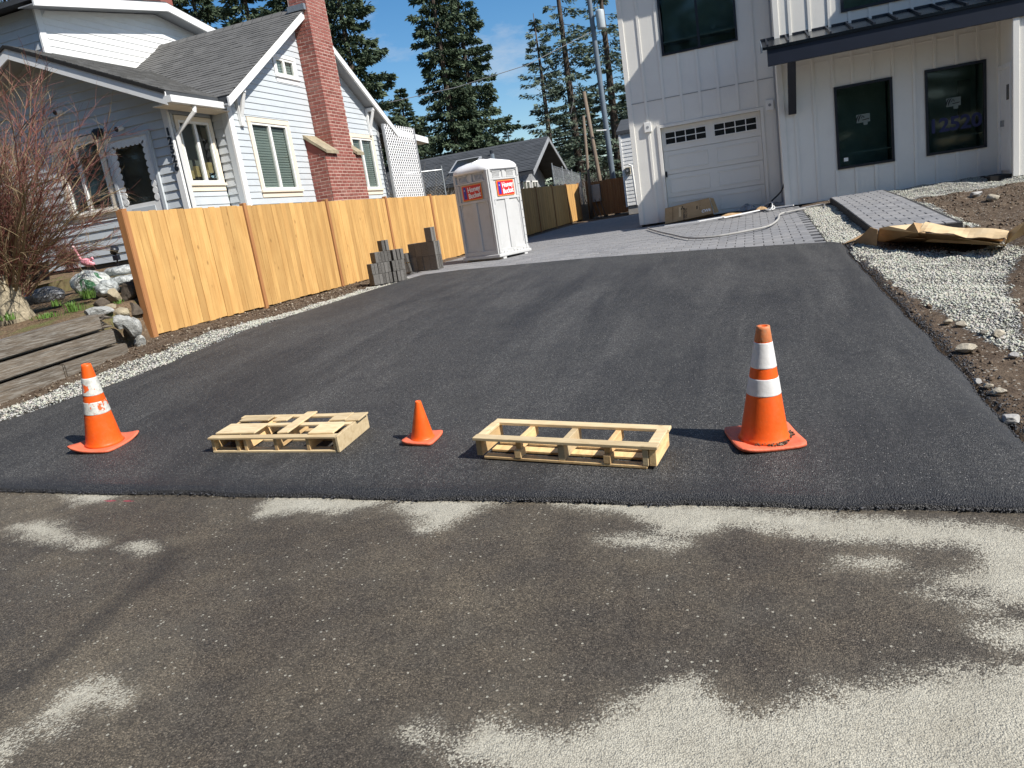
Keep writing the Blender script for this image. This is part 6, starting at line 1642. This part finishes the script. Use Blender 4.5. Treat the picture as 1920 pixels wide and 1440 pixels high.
    tag(build(MB().prism([a, b, b+np.array([0, 0, -.20]), a+np.array([0, 0, -.20])], (.0, .06, 0)), 'edging_board', paint('mossy board', (.14, .11, .055), .9, .3, 5, dirt=(.15, .17, .04), dirt_amt=.8)), 'mossy wooden edging board behind the grey sack', 'board')
    # clumps of blades
    def clump(label, c, h, n, spread, m, seed, name='leaf_clump', cat='plant', group='green bulb clumps in the bed'):
        r = random.Random(seed); mb = MB()
        for i in range(n):
            a = r.uniform(0, 6.283); q = r.uniform(0, spread); base = np.array(c)+np.array([q*math.cos(a), q*math.sin(a), -.03])
            L = h*r.uniform(.6, 1.1); lean = r.uniform(.05, .55); b_ = a+r.uniform(-.6, .6)
            d = np.array([math.cos(b_), math.sin(b_), 0]); w = np.array([-d[1], d[0], 0])*r.uniform(.004, .008)
            p1 = base+d*L*lean*.35+np.array([0, 0, L*.6]); p2 = base+d*L*lean*1.0+np.array([0, 0, L*(1-.25*lean)])
            mb.add([base-w, base+w, p1+w*.9, p1-w*.9, p2], [(0, 1, 2, 3), (3, 2, 4)])
        o = build(mb, name, m); return tag(o, label, cat, group)
    for i, (px, py, Y, h, n, sp, lab) in enumerate(((165, 556, 8.55, .17, 90, .12, 'dark green clump of bulb leaves right under the green sack'), (140, 580, 8.05, .16, 110, .15, 'wide green clump of bulb leaves behind the speckled rock'), (105, 570, 8.2, .10, 50, .09, 'small green clump in front of the grey sack'), (88, 592, 7.7, .08, 90, .22, 'low grassy tuft above the top timber'), (18, 596, 7.6, .13, 50, .12, 'green tuft at the foot of the pale trunk'), (225, 568, 8.2, .09, 30, .06, 'green sprig between the tan and olive rocks'), (25, 515, 9.0, .40, 90, .10, 'upright yellow green plant behind the pale trunk'))):
        clump(lab, onY(px, py, Y), h, n, sp, M['blade'], 60+i, 'grass_tuft' if 'tuft' in lab else 'leaf_clump')
    c = og(62, 702, .02); clump('dry straw tuft at the foot of the timber wall', c, .16, 120, .16, M['drygrass'], 71, 'grass_tuft', 'grass', None)

    # bare shrubs
    def twigs(mbs, base, stems, H, spread, seed, bias=(0, 0, 0), r0=.016, subs=11, sub2=3, droop=.3, hmin=.45):
        r = random.Random(seed)
        def path(p, d, L, n, curl, g):
            pts = [p]; d = d/np.linalg.norm(d)
            c = np.array([r.uniform(-1, 1), r.uniform(-1, 1), r.uniform(-1, 1)])*curl
            for i in range(n):
                d = d+c/n+np.array([0, 0, g/n]); d /= np.linalg.norm(d); p = p+d*L/n; pts.append(p)
            return pts
        for i in range(stems):
            a = r.uniform(0, 6.283); t = r.uniform(0, spread); d = np.array([math.cos(a)*t, math.sin(a)*t, 1.0])+np.array(bias)*r.uniform(.2, 1.3)
            b = np.array(base)+np.array([r.uniform(-.12, .12), r.uniform(-.12, .12), 0]); L = H*r.uniform(hmin, 1.05)
            pts = path(b, d, L, 7, .55, -droop*r.random()); rad = r0*r.uniform(.6, 1.1)
            mbs[r.randrange(len(mbs))].tube(pts, [rad*(1-.75*k/7) for k in range(8)], 4, False)
            for s in range(subs):
                k = r.randrange(1, 7); dd = (pts[k+1]-pts[k]); dd = dd/np.linalg.norm(dd)+np.array([r.uniform(-1, 1), r.uniform(-1, 1), r.uniform(-.3, .7)])*.8+np.array(bias)*.25
                l2 = H*r.uniform(.16, .38)*(1.1-.07*k); q = path(pts[k], dd, l2, 5, .7, -.15)
                mbs[r.randrange(len(mbs))].tube(q, [rad*.42*(1-.7*j/5) for j in range(6)], 3, False)
                for s2 in range(sub2):
                    j = r.randrange(1, 5); d3 = (q[j+1]-q[j]); d3 = d3/np.linalg.norm(d3)+np.array([r.uniform(-1, 1), r.uniform(-1, 1), r.uniform(-.4, .8)])*.7
                    mbs[r.randrange(len(mbs))].tube(path(q[j], d3, l2*r.uniform(.3, .6), 3, .5, 0), [rad*.26, rad*.22, rad*.18, rad*.1], 3, False)
    base = np.array(onY(22, 560, 7.9))
    Sh = thing('bare_shrub', 'tall leafless shrub with ochre and red twigs over a pale furrowed trunk', 'shrub', base-np.array([0, 0, .35]))
    A, B = MB(), MB()
    twigs([A, B, B], base+np.array([-.05, 0, .1]), 60, 3.2, .70, 5, (.46, .05, 0), .013, 14, 4)
    twigs([A, B], base+np.array([.05, .1, .0]), 28, 1.8, 1.15, 6, (.58, .1, 0), .010, 12, 3)
    build(A, 'twigs', M['twig_y'], Sh); build(B, 'red_twigs', M['twig_r'], Sh)
    TK = MB(); twigs([TK], base+np.array([0, 0, .05]), 10, 2.4, .5, 31, (.4, .05, 0), .022, 6, 2, .3, .7); build(TK, 'thick_stems', M['twig_y'], Sh)
    tr = MB()
    rr = random.Random(12)
    for i in range(7):
        a = i*.9; q = base+np.array([.10*math.cos(a), .10*math.sin(a), 0])
        tr.tube([q+np.array([.05*math.cos(a), .05*math.sin(a), -.42]), q+np.array([0, 0, -.22]), q+np.array([rr.uniform(-.06, .02), 0, .02]), q+np.array([rr.uniform(-.12, .08), rr.uniform(-.1, .1), .35])], [.13, .105, .08, .035], 10)
    build(tr, 'trunk', M['trunkpale'], Sh, smooth=True)
    base2 = np.array(onY(135, 505, 10.3))
    D = MB(); twigs([D], base2, 60, .62, .95, 9, (0, 0, 0), .006, 9, 3, .1, .5)
    tag(build(D, 'bare_shrub', M['twig_r'], loc=base2), 'low dense reddish brown bare shrub left of the flamingo', 'shrub')
    base3 = np.array(onY(10, 470, 9.6)); E_ = MB(); twigs([E_], base3, 34, 1.9, .7, 14, (.3, 0, 0), .010, 10, 3)
    tag(build(E_, 'bare_shrub', M['deadtwig'], loc=base3), 'tangled grey brown leafless shrub at the left edge in front of the house', 'shrub')
build_yard()

# ================================================================== BEYOND THE FENCE: HOUSE, LATTICE, WIRE FENCES, POLES, TREES
def build_back_house():
    Y = 34.0; yr = 37.6
    rid = onY(1022, 256, yr); xe = float(rid[0])+.15; zr = float(rid[2])
    el = onY(990, 320, Y); ze = float(el[2]); ye = Y
    xw = xe-14.5
    H = thing('grey_roofed_house', 'low house with dark grey shingle roof and skylight beyond the fence', 'house', ((xe+xw)/2, yr, 1.0))
    sl = (zr-ze)/(yr-ye); yb = 2*yr-ye
    for a, nm in ((ye, 'roof'), (yb, 'roof')):
        R = build(MB().prism([(xe, a, ze), (xe, yr, zr), (xe, yr, zr-.16), (xe, a, ze-.16)], (xw-xe, 0, 0)), nm, M['shingle_d'], H)
        if a == ye:
            up = np.array([0, 1, sl])/math.hypot(1, sl)
            sh = shingle_rows(np.array([xw, ye, ze+.002]), (1, 0, 0), up, xe-xw, (yr-ye)*math.hypot(1, sl), expo=.19, tab=.5, seed=21, thick=.02)
            tag(build(sh, 'shingles', M['shingle_d'], R), kind='stuff'); R1 = R
        build(MB().prism([(xe-.02, a, ze-.04), (xe-.02, yr, zr-.04), (xe-.02, yr, zr-.24), (xe-.02, a, ze-.24)], (.05, 0, 0)), 'barge_board', M['rawplank'], H)
    q = onY(873, 293, ye+1.6); n = np.array([0, -sl, 1])/math.hypot(1, sl); up = np.array([0, 1, sl])/math.hypot(1, sl)
    y0 = ye+.9; base = np.array([q[0]-.75, y0, ze+sl*(y0-ye)+.03])
    sk = build(MB().pbox(base, (1.35, 0, 0), up*1.5, n*.12), 'skylight', M['greytrim'], H)
    build(MB().pbox(base+np.array([.1, 0, 0])+up*.1+n*.122, (1.15, 0, 0), up*1.3, n*.01), 'pane', M['glass_op'], sk)
    v = onY(921, 286, yr-1.2); build(MB().tube([v-np.array([0, 0, .5]), v+np.array([0, 0, .1])], .07, 8), 'roof_vent', M['black_metal'], H)
    xg = xe-1.3
    build(MB().bb(xw+1, xg, ye+.5, yb-.5, .9, ze-.1), 'wall', M['rawplank'], H)
    poly = [(ye+.5, ze-.1), (yb-.5, ze-.1), (yr, zr-.22)]
    n_ = 16
    for i in range(n_):                                        # vertical boards of the gable
        a = ye+.5+(yb-ye-1)*i/n_; b = a+(yb-ye-1)/n_-.012; m = (a+b)/2
        zt = lambda y: ze-.1+(zr-.12-ze)*(1-abs(y-yr)/(yr-ye-.5))
        build(MB().prism([(xg, a, .95), (xg, b, .95), (xg, b, max(zt(b), 1.0)), (xg, a, max(zt(a), 1.0))], (.03, 0, 0)), 'wall_board', M['rawplank'], H)
    for k, (ya, yb_) in enumerate(((ye+.75, ye+1.85), (ye+2.2, ye+3.5), (ye+3.9, ye+5.0))):
        f = MB(); za, zb_ = 1.5, ze-.30
        f.bb(xg+.03, xg+.09, ya, yb_, za, za+.07); f.bb(xg+.03, xg+.09, ya, yb_, zb_-.07, zb_); f.bb(xg+.03, xg+.089, ya, ya+.07, za, zb_); f.bb(xg+.03, xg+.089, yb_-.07, yb_, za, zb_)
        m = (ya+yb_)/2; f.bb(xg+.03, xg+.088, m-.03, m+.03, za, zb_)
        w = build(f, 'window', M['vinyl'], H); build(MB().bb(xg+.04, xg+.05, ya+.05, yb_-.05, za+.05, zb_-.05), 'pane', M['glass_op'], w)
build_back_house()

def build_lattice():
    X = -9.7; y0, y1 = 20.45, 23.0
    a, b, c, d = onX(716, 232, X), onX(775, 250, X), onX(792, 356, X), onX(738, 360, X)
    z0, z1 = 2.2, float(a[2]); y0, y1 = float(a[1])+.05, float(b[1])
    L = thing('lattice_panel', 'white diamond lattice privacy panel at the end of the grey house', 'lattice', (X, (y0+y1)/2, 1.7))
    for q in (y0-.06, y1): build(MB().bb(X-.03, X+.03, q, q+.06, 1.7, z1), 'frame_post', M['greytrim'], L)
    z0 = 1.9
    step = .145; W = y1-y0; Hh = z1-z0
    for sg in (1, -1):
        k = -Hh
        while k < W:
            pts = []
            for t0 in (0, Hh):
                pass
            # line y = k + z (or mirrored), clipped to the panel
            za, zb = max(0, -k), min(Hh, W-k)
            if zb-za > .1:
                ya, yb = k+za, k+zb
                if sg < 0: ya, yb = W-ya, W-yb
                p, q = np.array([X+.008*sg, y0+ya, z0+za]), np.array([X+.008*sg, y0+yb, z0+zb]); dd = (q-p)/np.linalg.norm(q-p); s = np.cross(dd, [1, 0, 0])*.018
                build(MB().prism([p-s, p+s, q+s, q-s], (.007, 0, 0)), 'slat', M['lattice'], L)
            k += step
build_lattice()

def chain_link(label, p, q, h, posts, name='chain_link_fence'):
    p, q = np.array(p, float), np.array(q, float); T = thing(name, label, 'fence', (p+q)/2)
    L = np.linalg.norm((q-p)[:2]); u = (q-p)/L; Z = np.array([0, 0, 1.])
    mb = MB(); step = .11
    for sg in (1, -1):
        k = -h
        while k < L:
            za, zb = max(0, -k), min(h, L-k)
            if zb > za+.02:
                ya, yb = k+za, k+zb
                if sg < 0: ya, yb = L-ya, L-yb
                mb.tube([p+u*ya+Z*za, p+u*yb+Z*zb], .0035, 3, False)
            k += step
    tag(build(mb, 'wire_mesh', M['galv'], T), kind='stuff')
    for t in posts: build(MB().tube([p+u*L*t-Z*.3, p+u*L*t+Z*(h+.12)], .028, 8), 'fence_post', M['galv'], T)
    build(MB().tube([p+Z*h, q+Z*h], .021, 8), 'top_rail', M['galv'], T)
a = onY(757, 326, 22.5); b = onY(829, 318, 23.5)
chain_link('chain link fence between the white lattice and the portable toilet', (a[0], 22.5, a[2]-1.3), (b[0], 23.5, b[2]-1.3), 1.3, (.0, .99))
a = onY(1035, 311, 33.0); b = onY(1088, 327, 38.5)
chain_link('chain link fence in front of the gable of the low grey roofed house', (a[0], 33.0, a[2]-1.2), (b[0], 38.5, b[2]-1.2), 1.2, (0, .33, .66, .99))

def build_poles():
    Y = 40.5
    a, b = onY(1150, 340, Y), onY(1105, 0, Y); d = (b-a)/(b[2]-a[2])
    p0, p1 = a-d*(a[2]-.8), b+d*3
    P = thing('utility_pole', 'tall grey metal utility pole carrying a transformer behind the back fence', 'utility pole', p0)
    build(MB().tube([p0, a, b, p1], [.16, .15, .12, .10], 14), 'pole', M['steelgrey'], P, smooth=True)
    t = onY(1126, 36, Y-.1)
    tr = build(MB().lathe([(.02, -.46), (.2, -.45), (.215, -.40), (.215, .36), (.2, .42), (.08, .46)], t, 20), 'transformer', paint('pale transformer tank', (.42, .46, .47), .4, .05), P, smooth=True)
    build(MB().tube([t+np.array([-.05, 0, .44]), t+np.array([-.1, 0, .75])], .03, 6).tube([t+np.array([-.3, 0, .2]), t+np.array([-.1, 0, .2])], .03, 6), 'bushing', M['steelgrey'], tr)
    s1, s2 = onY(1118, 245, Y-.5), onY(1137, 244, Y-.3)
    build(MB().tube([s1, s2], .03, 6), 'guy_strap', M['vinyl'], P)
    for k, ((x0, y0), (x1, y1), r0, Yk, lab) in enumerate((((1125, 340), (1095, 172), .115, 40.2, 'bare weathered wooden pole just left of the grey metal pole'), ((1107, 372), (1094, 217), .085, 38.3, 'thin reddish wooden pole, shortest of the three by the back fence'))):
        a, b = onY(x0, y0, Yk), onY(x1, y1, Yk); d = (b-a)/(b[2]-a[2])
        tag(build(MB().tube([a-d*(a[2]-.85), a, b], [r0, r0*.96, r0*.75], 12), 'wooden_pole', M['polewood'], smooth=True), lab, 'utility pole')
    def wire(label, pts, r=.018):
        tag(build(MB().tube(pts, r, 5, False), 'overhead_wire', M['cablegrey']), label, 'wire', None)
    wire('thin overhead wire crossing in front of the big dark conifer', [onY(730, 192, 36), onY(855, 164, 37), onY(988, 122, 38), onY(1108, 60, 40.4)])
    wire('thin drop wire slanting beside the poles over the back fence', [onY(1084, 150, 40), onY(1076, 185, 40), onY(1070, 215, 40)], .012)
build_poles()

# ------------------------------------------------------------------ conifers
def conifer(name, seed, H, R, dens, leaf, bare=.12, shape=.85, droop=.28):
    """trunk tube and a crown of branch whorls carrying hanging needle sprays"""
    r = np.random.default_rng(seed); LV = []; LF = []; tw = MB(); nv = 0
    h = H*bare
    while h < H*.985:
        f = (h-H*bare)/(H*(1-bare)); Lm = R*((1-f)**shape)*(.9+.1*math.sin(f*9+seed))+.18
        nb = int(4+2*r.random()+(1 if f < .5 else 0))
        a0 = r.random()*6.283
        for b in range(nb):
            if r.random() > dens+.25: continue
            az = a0+b*6.283/nb+r.normal(0, .25); L = Lm*(.55+.6*r.random()); up = .30*f-.05+r.normal(0, .08)
            d = np.array([math.cos(az), math.sin(az), 0]); n = max(6, int(L/.16)); s = np.linspace(0, 1, n)
            P = np.stack([d[0]*L*s, d[1]*L*s, h+L*(up*s-droop*s**2+.16*s**4)], 1)
            tw.tube([P[0], P[n//3], P[2*n//3], P[-1]], [.035*(1-f)+.014, .022, .014, .006], 3, False)
            side = np.array([-d[1], d[0], 0]); m = int(n*dens*11)+5
            t = .12+.88*r.random(m)**.75; base = np.stack([np.interp(t, s, P[:, k]) for k in range(3)], 1)
            w = L*.34*(1.08-t)+.10; off = (r.random(m)*2-1)*w
            c = base+side*off[:, None]+d*(np.abs(off)*.55*r.random(m))[:, None]+np.array([0, 0, 1])*(-np.abs(off)*.22-.10*r.random(m))[:, None]
            k = r.integers(2, 4)
            for q in range(int(k)):
                ln = leaf*(.6+.8*r.random(m)); dr = d+side*np.sign(off)[:, None]*(.3+.9*r.random(m))[:, None]+np.array([0, 0, 1])*(r.normal(-.35, .4, m))[:, None]
                dr /= np.linalg.norm(dr, axis=1)[:, None]; wv = np.cross(dr, r.normal(size=(m, 3))); wv /= np.linalg.norm(wv, axis=1)[:, None]+1e-9
                wv *= (ln*.17)[:, None]; st = c+r.normal(0, .06, (m, 3))
                V = np.stack([st, st+dr*(ln*.45)[:, None]+wv, st+dr*ln[:, None], st+dr*(ln*.45)[:, None]-wv], 1)
                LV.append(V.reshape(-1, 3)); LF.append(nv+np.arange(m*4).reshape(m, 4)); nv += m*4
        h += H*.018+.16+.10*r.random()
    V = np.concatenate(LV); F = np.concatenate(LF)
    tk = MB().tube([(0, 0, -.5), (0, 0, H*.3), (.05, .03, H*.7), (0, 0, H*.99)], [H*.017, H*.013, H*.007, .02], 8)
    tk.add(tw.v, tw.f)
    return mesh_from('trunk', tk.v, tk.f, smooth=True, mat=M['bark']), V, F

def build_trees():
    kinds = {}
    for key, args, mat in (('dense', (101, 20, 4.6, 1.0, .30, .06, .72, .26), 'needle_a'), ('dense2', (102, 20, 4.0, .80, .29, .05, .85, .34), 'needle_a'), ('sparse', (103, 15, 2.9, .42, .25, .10, .95, .22), 'needle_b'), ('sparse2', (104, 20, 3.0, .40, .27, .15, .8, .32), 'needle_b')):
        tk, V, F = conifer(key, *args); kinds[key] = (tk, np_mesh('crown', V, F, M[mat]))
    def tree(kind, px, Y, scale, sxy, label, turn):
        x = float(onY(px, 300, Y)[0]); z = 1.0
        T = thing('conifer_tree', label, 'tree', (x, Y, z), 'conifers beyond the houses')
        for nm, me in zip(('trunk', 'crown'), kinds[kind]):
            o = bpy.data.objects.new(nm, me); o.parent = T; o.scale = (sxy, sxy, scale); o.rotation_euler = (0, 0, turn); COL.objects.link(o)
    L = [
        ('dense2', 858, 47, 1.05, .80, 'big dark conifer directly above the portable toilet, its left leader', 0.3),
        ('dense', 902, 49, 1.0, .72, 'dark bushy conifer joined to the right of the big leader above the toilet', 2.1),
        ('sparse', 1036, 52, .90, 1.0, 'slender thin conifer alone against blue sky, pointed top in view', 1.0),
        ('sparse2', 1085, 54, 1.0, 1.0, 'tall open conifer just left of the grey utility pole', 4.0),
        ('sparse2', 1160, 56, .95, 1.1, 'open conifer behind the grey pole and transformer', 0.7),
        ('dense', 690, 38, 1.0, .74, 'huge dark conifer right behind the brick chimney', 5.0),
        ('dense2', 772, 42, .44, .62, 'dark conifer filling the gap between chimney tree and toilet tree', 3.3),
        ('dense', 610, 44, 1.05, .9, 'dark conifer behind the top of the chimney', 1.6),
        ('dense2', 520, 40, 1.0, .95, 'dark conifer above the ridge of the steep shingle roof', 0.1),
        ('dense', 430, 43, 1.05, .95, 'dark conifer above the middle of the shingle roof', 2.7),
        ('dense2', 340, 40, 1.05, .95, 'dark conifer beside the small rear chimney', 4.4),
        ('dense', 230, 42, 1.1, 1.0, 'dark conifer above the white upper storey', 5.6),
        ('dense2', 90, 38, 1.05, 1.0, 'dark conifer over the left corner of the upper roof', 0.9),
        ('dense', -40, 34, 1.0, 1.0, 'dark conifer at the extreme upper left', 2.2),
        ('sparse', 960, 60, .50, .9, 'small conifer low behind the dark grey roof', 2.0),
        ('sparse2', 1215, 46, .42, .8, 'short dark conifer above the sided building by the garage', 3.0),
        ('dense2', 1065, 58, .36, .7, 'low bushy conifer behind the gable of the grey roofed house', 1.2),
        ('dense2', 1110, 62, .46, .9, 'low conifer between the poles behind the back fence', 5.2),
        ('dense', 1190, 64, .45, .9, 'low dark conifer beside the white garage corner', 0.4),
        ('dense2', 800, 58, .45, .9, 'low conifer behind the white lattice panel', 2.9)]
    for a in L: tree(*a)
    # the wood across the road, which the windows mirror and which shuts off the low sky behind the camera
    rr = random.Random(77)
    for k in range(15):
        a = math.radians(188+k*9.5); d = 17+rr.uniform(0, 5)+(4 if k > 10 else 0)
        T = thing('conifer_tree', 'dark conifer in the wood across the road, mirrored in the dark windows', 'tree', (-3+d*math.cos(a)*1.1, d*math.sin(a)-1, .0), 'conifers across the road')
        for nm, me in zip(('trunk', 'crown'), kinds['dense' if k % 2 else 'dense2']):
            o = bpy.data.objects.new(nm, me); o.parent = T; o.scale = (1.15, 1.15, 1.05); o.rotation_euler = (0, 0, k*1.3); COL.objects.link(o)
    # bare undergrowth beyond the fences
    for k, (px, Y, h, lab) in enumerate(((800, 27, 2.2, 'bare brown bush behind the chain link by the lattice'), (745, 25, 3.2, 'thin bare branches over the lattice top'), (1075, 41, 2.4, 'tangled bare brush behind the chain link right of the gable'), (1100, 44, 2.6, 'bare brush at the foot of the poles'))):
        r = random.Random(90+k); mb = MB(); b = onY(px, 340, Y); base = np.array([b[0], Y, 1.2])
        for i in range(120):
            p = base+np.array([r.uniform(-.7, .7), r.uniform(-.5, .5), 0]); d = np.array([r.uniform(-.6, .6), r.uniform(-.5, .5), 1.0]); pts = [p]
            for s in range(5): d = d+np.array([r.uniform(-.35, .35), r.uniform(-.35, .35), -.05]); pts.append(pts[-1]+d/np.linalg.norm(d)*h/5*r.uniform(.7, 1.1))
            mb.tube(pts, [.016, .013, .010, .008, .006, .004], 3, False)
        tag(build(mb, 'bare_bush', M['deadtwig'], loc=base), lab, 'bush', 'bare bushes beyond the fence')
build_trees()
